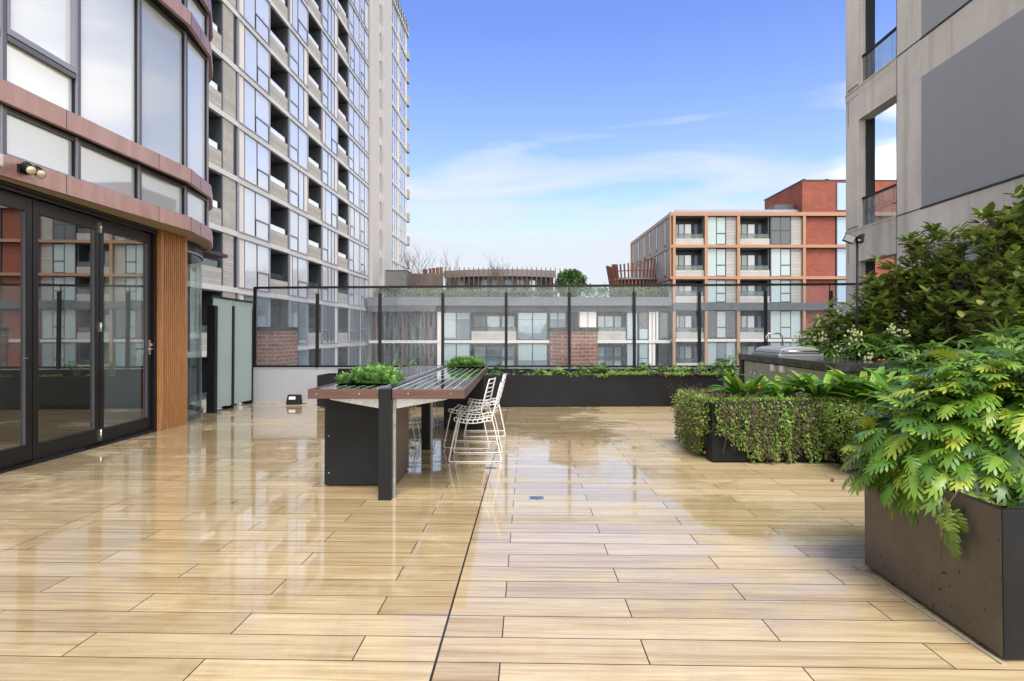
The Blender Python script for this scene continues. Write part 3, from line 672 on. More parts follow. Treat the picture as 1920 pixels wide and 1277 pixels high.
mb = MB(); mb.T = RM; rbox(mb, 2.0, U_O0-.005, -.1, -.02, -12, -2.66, 'concrete'); rbox(mb, U_O0, U_END, -.6, -.02, -12, -2.66, 'concrete'); rbox(mb, U_END-.11, U_END-.095, -.0195, -.016, -12, 15.9, 'mull'); rbox(mb, 11.36, 11.375, .0005, .002, -2.6, 15.9, 'mull'); mb.build('base_wall', rb, RO)
#@@PART3
# ------------------------------------------------------------------ tower
def link_copy(o, parent, loc, scale=None):
    """copies a part with its sub-parts under another place of the same thing"""
    c = o.copy(); col.objects.link(c); c.parent = parent; c.location = loc
    if scale: c.scale = scale
    for ch in list(o.children):
        k = ch.copy(); col.objects.link(k); k.parent = c
    return c
def win_unit(name, wd, h, segs, parent, dark=0, fr='lilac_frame', pane=None, axis='y'):
    """a window bay whose face looks along +x, running along +y; segs = (type, share)"""
    mb = MB(); pn = MB(); B = lambda a0, a1, n0, n1, z0, z1, m: mb.box(n0, n1, a0, a1, z0, z1, M[m])
    B(0, .06, -.12, .10, 0, h, fr); B(wd-.06, wd, -.12, .10, 0, h, fr); B(.06, wd-.06, -.12, .10, 0, .07, fr); B(.06, wd-.06, -.12, .10, h-.07, h, fr)
    tot = sum(s[1] for s in segs); a = .06; W = wd-.12
    P = lambda a0, a1, z0, z1, m: pn.quad((.02, a0, z0), (.02, a1, z0), (.02, a1, z1), (.02, a0, z1), M[m])
    for i, (ty, sh) in enumerate(segs):
        b = a+W*sh/tot
        if i: B(a-.03, a+.03, -.12, .045, .07, h-.07, 'mull')
        l, r = a+(.03 if i else 0), b-(.03 if i < len(segs)-1 else 0)
        g = pane or ('win_mid' if dark == 2 else 'win_dark' if dark == 1 else 'win_pale')
        if ty == 'c': B(l, r, -.1, .035, .07, h-.07, 'cream')
        elif ty == 'd': B(l, r, -.3, -.1, .07, h-.07, 'mull')
        elif ty == 'g': P(l, r, .07, h-.07, g)
        elif ty in 'su':
            t = h*(.40 if ty == 's' else .36)
            B(l, r, -.1, .06, t-.03, t+.05, fr); B(l, r, -.1, .05, t-.055, t-.03, 'mull'); B(l-.001, l+.045, -.1, .055, .07, t-.055, 'mull'); B(r-.05, r+.001, -.1, .055, .07, t-.055, 'mull')
            P(l, r, t+.05, h-.07, g); P(l+.045, r-.05, .07, t-.055, 'win_mid' if dark == 2 else g)
        a = b
    f = mb.build(name, parent); p = pn.build('pane', f)
    return f
def balcony_unit(wd, h, parent, v=0, low=0):
    mb = MB(); D = 1.7
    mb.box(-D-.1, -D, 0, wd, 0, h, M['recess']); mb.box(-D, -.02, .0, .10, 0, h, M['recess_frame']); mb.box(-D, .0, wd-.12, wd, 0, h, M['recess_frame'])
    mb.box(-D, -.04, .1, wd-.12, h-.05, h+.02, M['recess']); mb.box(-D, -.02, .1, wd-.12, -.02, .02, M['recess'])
    b = mb.build('balcony', parent)
    mb = MB(); mb.box(-.14, -.005, .0, wd, 0, .88, M['board']); mb.build('parapet', b)
    mb = MB(); mb.box(-.09, -.07, .05, wd*.86, .88, 1.22, M['win_white' if not low else 'balcony_glass']); mb.box(-.10, -.06, .05, wd-.1, 1.22, 1.25, M['mull']); mb.build('balustrade', b)  # upper balcony glass coloured white to imitate the sky it reflects
    mb = MB(); mb.box(-D, -D+.05, .25, wd-.35, .02, h-.35, M['recess_frame'])
    m = ['win_teal', 'win_mid', 'win_dark', 'win_teal'][v]
    mb.quad((-D+.055, .55, .1), (-D+.055, wd-.45, .1), (-D+.055, wd-.45, h-.42), (-D+.055, .55, h-.42), M['win_dark' if v == 3 else m])
    if v == 3: mb.quad((-D+.06, .6, 1.5), (-D+.06, wd-.5, 1.5), (-D+.06, wd-.5, h-.45), (-D+.06, .6, h-.45), M['win_teal'])
    mb.build('sliding_door', b)
    return b
SZ = [-6.0, -3.0, .27, 3.57, 6.6, 9.57, 12.54, 15.5, 18.45, 21.4, 24.35, 27.3, 30.25, 33.2, 36.15, 39.1]
def facade_root(name, a0, z0=-12):
    c, s = 1.0, .035; o = empty(name, (-15.95+.035*a0, a0, z0)); o.rotation_euler = (0, 0, -math.atan(.035)); return o
TA = 42.0
tw = facade_root('apartment_tower', TA); tag(tw, 'tall apartment tower on the left with concrete balconies and pale glass bays', 'tower')
rng = random.Random(3)
def TB(mb, a0, a1, n0, n1, z0, z1, m): mb.box(n0, n1, a0-TA, a1-TA, z0+12, z1+12, M[m])
groups = [(31.5, 35.3), (38.15, 41.3), (44.1, 47.6), (50.5, 56.55)]
balc = [(27.2, 30.05), (35.3, 38.15), (41.3, 44.1), (47.6, 50.5)]
mb = MB()
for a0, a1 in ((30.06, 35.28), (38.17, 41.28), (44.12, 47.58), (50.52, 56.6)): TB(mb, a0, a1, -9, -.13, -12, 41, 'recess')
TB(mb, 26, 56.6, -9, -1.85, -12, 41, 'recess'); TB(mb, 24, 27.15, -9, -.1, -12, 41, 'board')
TB(mb, 30.10, 31.44, -.13, -.02, -12, 41, 'board'); TB(mb, 30.04, 30.12, -.4, -.05, -12, 41, 'mull'); TB(mb, 56.56, 56.95, -.8, -.3, -12, 41, 'mull')
mb.build('core', tw)
protos = {}
for fi in range(1, len(SZ)-1):
    z0, z1 = SZ[fi], SZ[fi+1]; h = z1-z0-.28; low = z0 < 5
    mb = MB(); TB(mb, 27.0, 56.62, -1.85, .05, z0-.135, z0+.135, 'slab'); mb.build('floor_slab', tw)
    mb = MB(); TB(mb, 31.16, 31.46, -.3, -.012, z0+.14, z1-.14, 'mull') if fi % 2 else TB(mb, 31.40, 31.46, -.3, -.012, z0+.14, z1-.14, 'mull'); mb.build('shadow_gap', tw)
    pats = [[[('c', .17), ('g', .36), ('s', .47)], [('c', .19), ('g', .40), ('s', .41)]],
            [[('c', .16), ('g', .30), ('s', .54)], [('u', .48), ('g', .52)], [('u', .5), ('g', .3), ('c', .2)]],
            [[('u', .38), ('g', .22), ('g', .22), ('c', .18)], [('c', .2), ('g', .42), ('s', .38)]],
            [[('c', .07), ('u', .2), ('g', .28), ('c', .05), ('s', .2), ('g', .2)], [('u', .24), ('g', .28), ('c', .08), ('u', .2), ('g', .2)]]]
    for gi, (a0, a1) in enumerate(groups):
        k = rng.randrange(len(pats[gi])) if gi else fi % 2
        dk = 2 if z0 < 3.4 else 0  # lower panes take a darker colour for the darker surroundings they reflect
        key = (gi, k, round(h, 3), dk)
        aa = a0 if not (gi == 0 and fi % 2 == 0) else a0
        loc = (0, aa-TA, z0+.14+12)
        if key not in protos: protos[key] = win_unit('window_bay', a1-a0, h, pats[gi][k], tw, dk); protos[key].location = loc
        else: link_copy(protos[key], tw, loc)
    for bi, (a0, a1) in enumerate(balc):
        v = rng.randrange(4); key = ('b', bi, v, round(h, 3), low); loc = (0, a0-TA, z0+.14+12)
        if key not in protos: protos[key] = balcony_unit(a1-a0, h, tw, v, low); protos[key].location = loc
        else: link_copy(protos[key], tw, loc)
# wing
WA = 66.0
wg = facade_root('tower_wing', WA); tag(wg, 'far wing of the tower with cream walls, stacked windows and slatted roof edge', 'tower')
def WB(mb, a0, a1, n0, n1, z0, z1, m): mb.box(n0, n1, a0-WA, a1-WA, z0+12, z1+12, M[m])
mb = MB()
WB(mb, 56.96, 59.65, -9, .35, -12, 44, 'cream_wall'); WB(mb, 61.45, 64.75, -9, .35, -12, 44, 'cream_wall'); WB(mb, 59.66, 61.44, -9, -.9, -12, 44, 'recess_frame')
WB(mb, 64.76, 73.7, -9, -.05, -12, 39.2, 'cream_wall'); WB(mb, 64.7, 65.0, -.05, .02, -12, 39.2, 'mull')
mb.build('wall', wg)
protos2 = {}
for fi in range(3, len(SZ)-1):
    z0, z1 = SZ[fi], SZ[fi+1]; h = z1-z0-.28
    mb = MB(); WB(mb, 64.77, 73.9, -.04, .12, z0-.13, z0+.13, 'slab'); WB(mb, 59.67, 61.43, -.89, .0, z0-.45, z0+.45, 'cream'); mb.build('floor_slab', wg)
    mb = MB(); WB(mb, 73.8, 74.7, -.6, .25, z0-.13, z0+1.0, 'board'); mb.build('balcony', wg)
    mb = MB(); WB(mb, 59.67, 60.6, -.6, -.1, z0+.46, z1-.46, 'lilac_frame'); WB(mb, 60.0, 60.5, -.1, -.05, z0+.6, z1-.8, 'win_pale'); mb.build('slot_window', wg)
    for gi, (a0, a1) in enumerate(((65.02, 69.4), (69.45, 73.65))):
        pats = [[('c', .1), ('u', .22), ('g', .24), ('g', .22), ('g', .22)], [('u', .3), ('g', .25), ('g', .25), ('c', .2)]]
        k = (fi+gi) % 2; key = (gi, k, round(h, 3))
        loc = (0, a0-WA, z0+.14+12)
        if key not in protos2: protos2[key] = win_unit('window_bay', a1-a0, h, pats[k], wg, 0, 'slab'); protos2[key].location = loc
        else: link_copy(protos2[key], wg, loc)
mb = MB(); WB(mb, 64.8, 74.7, -.3, .2, 39.0, 39.25, 'slab'); WB(mb, 64.8, 74.7, -.02, .1, 40.45, 40.55, 'mull')
for k in range(34): WB(mb, 64.9+k*.29, 65.0+k*.29, -.1, .15, 39.25, 40.5, 'mull' if k % 3 else 'slab')
mb.build('roof_screen', wg)

# ------------------------------------------------------------------ long podium block across the gap
YM = 56.0
md = empty('podium_block', (0, YM, -12)); tag(md, 'low apartment block behind the glass with pale slab edges and a planted roof terrace', 'building')
xu = lambda u, y=YM: (u-960)*y/1094
def DB(mb, x0, x1, y0, y1, z0, z1, m): mb.box(x0, x1, y0, y1, z0+12, z1+12, M[m])
mb = MB(); DB(mb, -13.8, 15.2, 1.6, 19, -12, 4.66, 'recess'); DB(mb, -13.8, 15.2, .3, 1.6, -12, -5.2, 'cream_wall'); mb.build('core', md)
mb = MB(); DB(mb, -13.75, 15.2, -.6, 19, 3.87, 4.68, 'board_grey'); mb.build('roof_edge', md)
mb = MB(); DB(mb, -13.7, 15.15, .1, 1.6, 3.32, 3.868, 'fascia_dark'); DB(mb, -13.7, -7.3, -.55, .098, 3.30, 3.866, 'fascia_dark'); mb.build('eave', md)
for z in (.30, -2.55): mb = MB(); DB(mb, -13.75, 15.2, -.06, 1.6, z, z+.27, 'slab'); mb.build('floor_slab', md)
def dpane(mb, x0, x1, z0, z1, m, y=.12): mb.quad((x0, y, z0+12), (x1, y, z0+12), (x1, y, z1+12), (x0, y, z1+12), M[m])
bays = [(829, 882, 'w'), (884, 968, 'b'), (970, 1027, 'w'), (1030, 1062, 'w'), (1064, 1086, 'd'), (1087, 1118, 'c'), (1121, 1173, 'b'), (1175, 1196, 't'), (1198, 1216, 's'), (1217, 1229, 'c'), (1230, 1234, 'p'), (1236, 1258, 'd')]
for (z0, z1) in ((.57, 3.3), (-2.28, .3)):
    up = z0 > 0
    for (u0, u1, ty) in bays:
        x0, x1 = xu(u0), xu(u1); mb = MB()
        if ty == 'b':
            DB(mb, x0, x1, 1.2, 1.25, z0, z1, 'recess_frame'); dpane(mb, x0+.2, x0+(x1-x0)*.30, z0+.1, z1-.4, 'win_teal' if not up else 'win_mid', 1.18); dpane(mb, x0+(x1-x0)*.34, x0+(x1-x0)*.62, z0+.1, z1-.4, 'win_mid', 1.18); dpane(mb, x0+(x1-x0)*.68, x1-.2, z0+.1, z1-.4, 'win_teal', 1.18)
            bo = mb.build('balcony', md)
            if up: mb = MB(); DB(mb, x0, x1, -.02, .12, z0, z0+.88, 'board'); mb.build('parapet', bo)
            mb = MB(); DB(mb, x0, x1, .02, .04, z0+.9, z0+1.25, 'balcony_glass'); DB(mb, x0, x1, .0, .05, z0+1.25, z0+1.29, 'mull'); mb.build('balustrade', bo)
            continue
        if ty == 'c': DB(mb, x0, x1, .05, .3, z0, z1, 'cream'); DB(mb, (x0+x1)/2-.03, (x0+x1)/2+.03, .04, .06, z0, z1, 'mull'); mb.build('cream_panel', md); continue
        if ty == 'p': DB(mb, x0, x1, -.1, .3, -8, z1, 'slab'); mb.build('column', md); continue
        DB(mb, x0, x1, .1, .3, z0, z1, 'recess_frame')
        f = mb.build('window', md); mb = MB(); xm = (x0+x1)/2
        if ty == 'w':
            for a, b_ in ((x0+.1, xm-.06), (xm+.06, x1-.1)):
                if up: dpane(mb, a, b_, z0+.12, z1-.75, 'win_mid', .09); dpane(mb, a, b_, z1-.72, z1-.1, 'win_teal', .089)
                else: dpane(mb, a, b_, z0+.9, z1-.1, 'win_teal', .09); dpane(mb, a, b_, z0+.1, z0+.86, 'win_mid', .089)
        elif ty == 'd': dpane(mb, x0+.1, x1-.1, z0+.1, z1-.1, 'win_dark', .09)
        elif ty == 't': dpane(mb, x0+.08, x1-.08, z0+.1, z1-.1, 'win_teal', .09)
        else: dpane(mb, x0+.08, x1-.08, z0+1.15, z1-.1, 'win_dark' if up else 'win_teal', .09); dpane(mb, x0+.08, x1-.08, z0+.1, z0+1.08, 'win_teal', .09)
        mb.build('pane', f)
    mb = MB(); DB(mb, xu(820), xu(827.5), -.02, .3, z0, z1, 'cream'); mb.build('cream_panel', md)
    for k in range(15):
        x = -13.5+k*.42
        if k in (6,): continue
        mb = MB(); DB(mb, x, x+.13, -.1, .25, z0, z1, 'rust' if k % 6 == 1 else 'fascia_dark' if k % 2 else 'recess_frame'); 
        if k % 2: DB(mb, x+.13, x+.42, -.05, .1, z0, z0+1.25, 'fascia_dark' if k % 4 == 1 else 'recess_frame')
        mb.build('fin', md)
    mb = MB()
    for k in range(12): dpane(mb, -13.5+k*.52, -13.2+k*.52, z0+.05, z1-.3, 'win_teal' if k in (1, 2, 4) else 'win_dark', .9)
    mb.build('window', md)

# roof terrace things
pv = empty('pavilion', (xu(940, 66), 66, 4.68)); tag(pv, 'dark flat roofed pavilion on the roof terrace behind the rusty posts', 'pavilion'); PO = (xu(940, 66), 66, 4.68)
arc = [(xu(u, 66)-0, 66+2.2*((u-940)/115)**2) for u in range(828, 1056, 12)]
mb = MB(); mb.strip(arc, 3.0, 7.7, 8.5, M['roof_grey']); mb.build('roof', pv, PO)
mb = MB(); mb.strip(inset(arc, .5), .2, 4.68, 7.7, M['recess_frame']); 
for i in range(0, len(arc)-1, 2):
    a, b_ = inset(arc, .47)[i], inset(arc, .47)[i+1]; mb.quad((a[0], a[1], 4.9), (b_[0], b_[1], 4.9), (b_[0], b_[1], 7.3), (a[0], a[1], 7.3), M['win_mid' if i % 4 else 'win_dark'])
mb.build('glazing', pv, PO)
def post_screen(name, label, pts, z0, tops, wv, lean=None):
    c = pts[len(pts)//2]; r = empty(name, (c[0], c[1], z0)); tag(r, label, 'post screen')
    for i, p in enumerate(pts):
        mb = MB(); ang = wv(i)[1]; hw = wv(i)[0]/2
        mb.T = Matrix.Translation((p[0]-c[0], p[1]-c[1], 0)) @ Matrix.Rotation(ang, 4, 'Z')
        ln = lean(i) if lean else (0, 0)
        H = tops[i]-z0
        vs = []
        for (q, t) in ((0, 0), (.5, .22), (1, 1)):
            for (sx, sy) in ((-hw, -.05), (hw, -.05), (hw, .05), (-hw, .05)): vs.append((sx+ln[0]*t, sy+ln[1]*t, H*q))
        fs_ = [(0, 3, 2, 1), (8, 9, 10, 11)]
        for l in range(2):
            for k in range(4): fs_.append((l*4+k, l*4+(k+1) % 4, l*4+4+(k+1) % 4, l*4+4+k))
        mb.add(vs, fs_, M['rust']); mb.build('post', r)
    return r
us = [790, 795, 803, 810, 817.5, 825]+[833.5+9.1*i for i in range(28)]
pts = [(xu(u, 63.5), 63.5+1.6*((u-930)/130)**2) for u in us]
tops = [CAMH+(624-v)*p[1]/1094 for v, p in zip([504.5, 504.5, 503.5, 502.5, 501.5, 501]+[501.2+.0*i for i in range(20)]+[501.5+.35*i for i in range(8)], pts)]
post_screen('post_screen', 'long curved row of thin rusty steel posts in front of the roof pavilion', pts, 4.68, tops, lambda i: (.36, 1.15-.12*i) if i < 6 else (.09, 0))
n = 20; rr = 2.55; cx, cy = xu(1190, 62), 62.5
pts = []; tops = []
for i in range(n):
    a = R(180+12)+R(156)*i/(n-1); pts.append((cx+rr*math.cos(a), cy+rr*math.sin(a)*.8)); tops.append(8.15-.3*math.sin(i*.33)+.55*(i > 2)+(.25 if i < 3 else 0))
o = post_screen('bowl_pergola', 'bowl shaped pergola of rusty posts beside the orange framed building', pts, 4.68, tops, lambda i: (.16 if i > 3 else .5, R(192)+R(156)*i/(n-1)+R(90)), lambda i: ((.5, -.0) if i > 1e9 else (0, -.45)))
mb = MB(); mb.tube([(cx+(rr+.2)*math.cos(R(190+t)) - o.location.x, cy+(rr+.2)*.8*math.sin(R(190+t))-o.location.y, 3.05) for t in range(0, 161, 10)], .05, M['rust'], 5)
mb.tube([(cx+(rr+.15)*math.cos(R(190+t)) - o.location.x, cy+(rr+.15)*.8*math.sin(R(190+t))-o.location.y, 2.2) for t in range(0, 161, 10)], .12, M['roof_grey'], 5)
mb.build('ring_beam', o)
mb = MB(); mb.box(cx-1.8, cx+1.8, cy+.3, cy+1.6, 4.68, 7.0, M['rust']); mb.box(cx-1.9, cx+1.9, cy-.3, cy+1.7, 7.0, 7.18, M['roof_grey']); mb.build('shelter', o, tuple(o.location))
# slat fence and grey planter box
sf = empty('timber_slat_fence', (xu(797, 62), 62, 4.68)); tag(sf, 'brown vertical slat fence on the roof terrace left of the rusty posts', 'fence')
mb = MB()
for k in range(27): x = xu(764, 62)+k*.142-sf.location.x; mb.box(x, x+.09, 0, .05, 0, 2.95, M['fence_timber'])
mb.box(xu(764, 62)-sf.location.x, xu(831, 62)-sf.location.x, .055, .12, .1, 2.85, M['recess_frame']); mb.build('slats', sf)
mb = MB(); mb.box(-1.62, 1.62, 0, 3, 0, 3.2, M['roof_grey']); mb.box(-1.68, 1.68, -.05, 3.05, 3.2, 3.27, M['recess_frame'])
tag(mb.build('lift_overrun', None, loc=(xu(734, 62), 62, 4.68)), 'plain grey box structure on the roof terrace beside the tower', 'roof structure')

# ------------------------------------------------------------------ orange framed brick building
YR = 55.4; ob = empty('brick_building', (15.3, YR, -12)); tag(ob, 'red brick and grey building in an orange frame with balconies beyond the balustrade', 'building')
def OB(mb, x0, x1, y0, y1, z0, z1, m): mb.box(x0-15.3, x1-15.3, y0, y1, z0+12, z1+12, M[m])
xo = [15.34, 18.36, 21.37, 27.65, 30.8, 32.3, 36.5, 42.5, 46.0, 52]
mb = MB(); OB(mb, 15.45, 52, 1.7, 18.3, -12, 12.3, 'recess'); OB(mb, 27.75, 30.75, .12, 1.7, -12, 12.3, 'brick'); OB(mb, 32.3, 36.4, .12, 1.7, -12, 12.3, 'brick'); OB(mb, 42.6, 46, .12, 1.7, -12, 12.3, 'brick'); mb.build('wall', ob)
mb = MB(); OB(mb, 15.5, 27.6, .5, 18, 12.3, 12.62, 'roof_grey'); OB(mb, 15.7, 27.6, .8, 1.0, 12.6, 13.15, 'lilac_frame'); mb.build('roof', ob)
# penthouse
mb = MB(); OB(mb, 27.62, 52, .1, 8.4, 12.62, 15.75, 'brick'); OB(mb, 27.55, 52, .05, 8.5, 15.75, 15.85, 'recess_frame'); mb.build('penthouse', ob)
mb = MB(); OB(mb, 25.6, 27.55, 1.5, 3.0, 12.62, 13.8, 'fascia_dark'); OB(mb, 26.6, 27.5, 3.01, 5.3, 12.62, 13.2, 'fascia_dark'); mb.build('roof_plant', ob)
for (x, y) in ((28.2, 1), (28.9, 1.4), (30.4, 1)): 
    mb = MB(); mb.tube([(x-15.3, y, 27.8), (x-15.3, y, 28.05), (x-15.3, y, 28.06), (x-15.3, y, 28.12)], [.06, .06, .22, .2], M['black_metal'], 8); mb.build('roof_vent', ob)
fl = [(9.62, 12.35), (6.62, 9.34), (4.15, 6.36), (.72, 3.42), (-2.2, .45), (-5.2, -2.5)]
beams = [(12.35, 12.70), (9.34, 9.62), (6.36, 6.62)]
for z0, z1 in beams:
    mb = MB(); OB(mb, 15.0, 52, -.28, .12, z0, z1, 'orange'); mb.build('frame_beam', ob)
    mb = MB(); OB(mb, 15.0, 15.38, .13, 18.5, z0, z1, 'orange'); mb.build('frame_beam', ob)
for x in (15.34, 18.36, 21.42, 27.65, 42.5):
    mb = MB(); OB(mb, x-.13, x+.13, -.26, .12, -5, 3.40, 'orange'); OB(mb, x-.13, x+.13, -.26, .12, 4.12, 6.358, 'orange')
    for z0, z1 in fl[:2]: OB(mb, x-.13, x+.13, -.26, .12, z0+.002, z1-.002, 'orange')
    mb.build('frame_post', ob)
mb = MB(); OB(mb, 14.92, 15.0, -.4, .0, 6.4, 12.72, 'orange'); OB(mb, 15.0, 15.38, .14, .5, 6.62, 12.34, 'orange'); OB(mb, 15.0, 15.38, 9.6, 10.2, 6.62, 12.34, 'orange'); OB(mb, 15.0, 15.38, 18.0, 18.5, 4.7, 12.34, 'orange'); mb.build('frame_post', ob)
mb = MB(); OB(mb, 15.2, 52, -.35, .3, 3.42, 4.12, 'fascia_dark'); mb.build('canopy_band', ob)
mb = MB(); OB(mb, 15.2, 52, -.1, 1.7, .45, .70, 'slab'); OB(mb, 15.2, 52, -.1, 1.7, -2.5, -2.2, 'slab'); mb.build('floor_slab', ob)
def opane(mb, x0, x1, z0, z1, m, y=.1): mb.quad((x0-15.3, y, z0+12), (x1-15.3, y, z0+12), (x1-15.3, y, z1+12), (x0-15.3, y, z1+12), M[m])
def o_balc(x0, x1, z0, z1, v):
    mb = MB(); OB(mb, x0, x1, 1.5, 1.7, z0, z1, 'recess_frame'); OB(mb, x0, x0+.1, .12, 1.5, z0, z1, 'recess_frame'); OB(mb, x1-.1, x1, .12, 1.5, z0, z1, 'recess_frame'); OB(mb, x0+.1, x1-.1, .12, 1.5, z1-.06, z1, 'recess'); 
    b = mb.build('balcony', ob)
    mb = MB(); w = x1-x0
    opane(mb, x0+w*.05, x0+w*.26, z0+.1, z1-.5, ['win_teal', 'win_mid'][v], 1.48); opane(mb, x0+w*.29, x0+w*.46, z0+.1, z1-.5, ['win_mid', 'win_teal'][v], 1.48); opane(mb, x0+w*.5, x0+w*.72, z0+.1, z1-.5, 'win_grey', 1.48); opane(mb, x0+w*.84, x0+w*.95, z0+.1, z1-.5, 'win_blue', 1.48); mb.build('sliding_door', b)
    mb = MB(); OB(mb, x0, x1, -.02, .10, z0, z0+.62, 'board'); mb.build('parapet', b)
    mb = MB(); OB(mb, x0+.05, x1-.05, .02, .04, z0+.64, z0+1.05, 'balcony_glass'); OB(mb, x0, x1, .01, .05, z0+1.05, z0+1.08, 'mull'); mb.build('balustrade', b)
def o_win(x0, x1, z0, z1, segs, fr='recess_frame'):
    mb = MB(); OB(mb, x0, x1, .05, .3, z0, z1, fr); f = mb.build('window', ob); mb = MB(); tot = sum(s[0] for s in segs); a = x0+.06; W = x1-x0-.12
    for (sh, m, sp) in segs:
        b_ = a+W*sh/tot
        if sp: opane(mb, a+.05, b_-.05, z0+.12, z0+(z1-z0)*sp-.06, m, .045); opane(mb, a+.05, b_-.05, z0+(z1-z0)*sp+.06, z1-.12, m, .045)
        else: opane(mb, a+.04, b_-.04, z0+.06, z1-.06, m, .045)
        a = b_
    mb.build('pane', f)
for i, (z0, z1) in enumerate(fl):
    z0 += .002; z1 -= .002
    if i < 3:
        o_balc(15.48, 18.22, z0, z1, i % 2); o_win(18.5, 20.35, z0, z1, [(1, 'win_teal', 0), (1, 'win_teal', .4)])
        mb = MB(); OB(mb, 20.36, 21.28, .04, .3, z0, z1, 'clad'); mb.build('cladding', ob)
        o_balc(21.56, 24.45, z0, z1, 1); o_win(24.55, 26.5, z0, z1, [(1, 'win_dark' if i == 0 else 'win_teal', .5 if i == 0 else 0), (1, 'win_dark' if i == 0 else 'win_teal', .5 if i == 0 else .4)])
        mb = MB(); OB(mb, 26.52, 27.5, .04, .3, z0, z1, 'clad'); mb.build('cladding', ob)
    else:
        o_balc(15.6, 18.2, z0, z1, 1); o_win(18.5, 21.28, z0, z1, [(1, 'win_dark' if i == 3 else 'win_teal', 0), (1, 'win_mid', .4), (1, 'win_dark' if i == 3 else 'win_teal', 0)], 'rust')
        o_balc(21.56, 24.4, z0, z1, 0); o_win(24.5, 27.5, z0, z1, [(1, 'win_teal', 0), (1, 'win_teal', .4), (1, 'win_teal', 0)], 'rust')
    o_win(30.82, 32.2, z0, z1, [(1, 'win_blue', 0)]); o_win(36.45, 38.6, z0, z1, [(1, 'win_teal', 0), (1, 'win_teal', .4)]); o_balc(38.7, 42.3, z0, z1, 0); o_win(46.1, 48.2, z0, z1, [(1, 'win_teal', 0), (1, 'win_teal', .4)]); o_balc(48.3, 51.9, z0, z1, 0)
o_win(30.82, 32.2, 12.9, 15.6, [(1, 'win_blue', 0)])
for z0, z1 in fl[:3]:
    mb = MB(); OB(mb, 15.08, 15.44, .5, 18.2, z0+.01, z1-.01, 'clad'); mb.build('cladding', ob)
    for y in (17.0, 14.0, 11.0, 8.3, 5.5, 2.0):
        mb = MB(); OB(mb, 15.04, 15.1, y-.28, y+.28, z0+.02, z1-.02, 'recess_frame'); f = mb.build('window', ob)
        mb = MB(); mb.quad((15.03-15.3, y-.24, z0+12.3), (15.03-15.3, y+.0, z0+12.3), (15.03-15.3, y+.0, z1+11.9), (15.03-15.3, y-.24, z1+11.9), M['win_white']); mb.build('pane', f)

# ------------------------------------------------------------------ table
TY0, TY1, TXL, TXR = 4.76, 9.42, -1.672, -.385
tb = empty('outdoor_table', (-1.03, 4.8, 0), terrace=True); tag(tb, 'long dark slatted outdoor table with brown timber edge and built in planter boxes', 'table'); QO = (-1.03, 4.8, 0)
H = .903
mb = MB(); wd_ = .079; x = TXL+.03
gaps = []
cxl, cxr = -1.088, -.985
slx = [TXL+.02+i*.083 for i in range(7)]+[-.968+i*.0805 for i in range(8)]
for i, x in enumerate(slx):
    x1 = (slx[i+1] if i+1 < len(slx) else TXR-.02)
    if i == 6: x1 = -1.105
    a0, a1 = TY0+.03, TY1-.03
    segs_ = [(a0, a1)]
    if x1 <= -1.04: segs_ = [(a0, 5.24), (5.90, a1)] if x >= -1.60 else [(a0, a1)]
    elif -.96 < x < -.40 and x1 < -.38: segs_ = [(a0, 8.62), (9.22, a1)]
    for s0, s1 in segs_: mb.box(x, x1-.0085, s0, s1, H-.03, H-.004, M['table_slat'])
mb.box(-1.105, -1.0, TY0+.06, TY1-.04, H-.05, H-.03, M['black_metal'])
tp = mb.build('tabletop', tb, QO, .0015)
mb = MB()
for i, x in enumerate(slx[1:]):
    if -1.10 < x < -1.0: continue
    y0, y1 = TY0+.02, TY1-.02
    sg = [(y0, 5.24), (5.9, y1)] if -1.6 < x < -1.08 else ([(y0, 8.62), (9.22, y1)] if x > -.95 else [(y0, y1)])
    for a, b_ in sg: mb.box(x-.0085, x, a, b_, H-.03, H-.0045, M['slat_gap'])
for x in (-1.107, -.975): mb.box(x-.006, x+.004, TY0+.02, TY1-.02, H-.03, H+.001, M['slat_gap'])
mb.build('inlay_strip', tb, QO)
mb = MB(); bh = .079
mb.box(TXL, -1.092, TY0, TY0+.028, H-bh, H-.001, M['board_brown']); mb.box(-.981, TXR, TY0, TY0+.028, H-bh, H-.001, M['board_brown'])
mb.build('front_edge', tb, QO, .003)
mb = MB(); mb.box(TXR-.026, TXR+.001, TY0+.0285, TY1, H-bh, H-.0005, M['board_brown']); mb.box(TXL-.001, TXL+.026, TY0+.0285, TY1, H-bh, H-.0005, M['board_brown']); mb.box(TXL+.027, TXR-.027, TY1-.028, TY1, H-bh, H-.001, M['board_brown']); mb.build('side_edge', tb, QO, .003)
mb = MB()
for x, z in ((-1.60, H-.04), (-1.25, H-.04), (-.85, H-.04), (-.5, H-.04), (-1.655+.02, .18)):
    if z > .5: mb.tube([(x, TY0-.003, z), (x, TY0+.001, z)], .006, M['steel'], 8)
mb.build('bolt', tb, QO)
for (ya, nm) in ((TY0-.02, 'a'), (6.99, 'b'), (9.3, 'c')):
    mb = MB(); mb.box(cxl, cxr, ya, ya+.075, 0, H+.002 if nm == 'a' else H-.05, M['black_panel']); lg = mb.build('leg', tb, QO, .003)
    mb = MB(); mb.box(cxl+.02, cxr+.022, ya+.0765, ya+.105, 0, H-.09, M['galv']); mb.build('leg_channel', lg, QO)
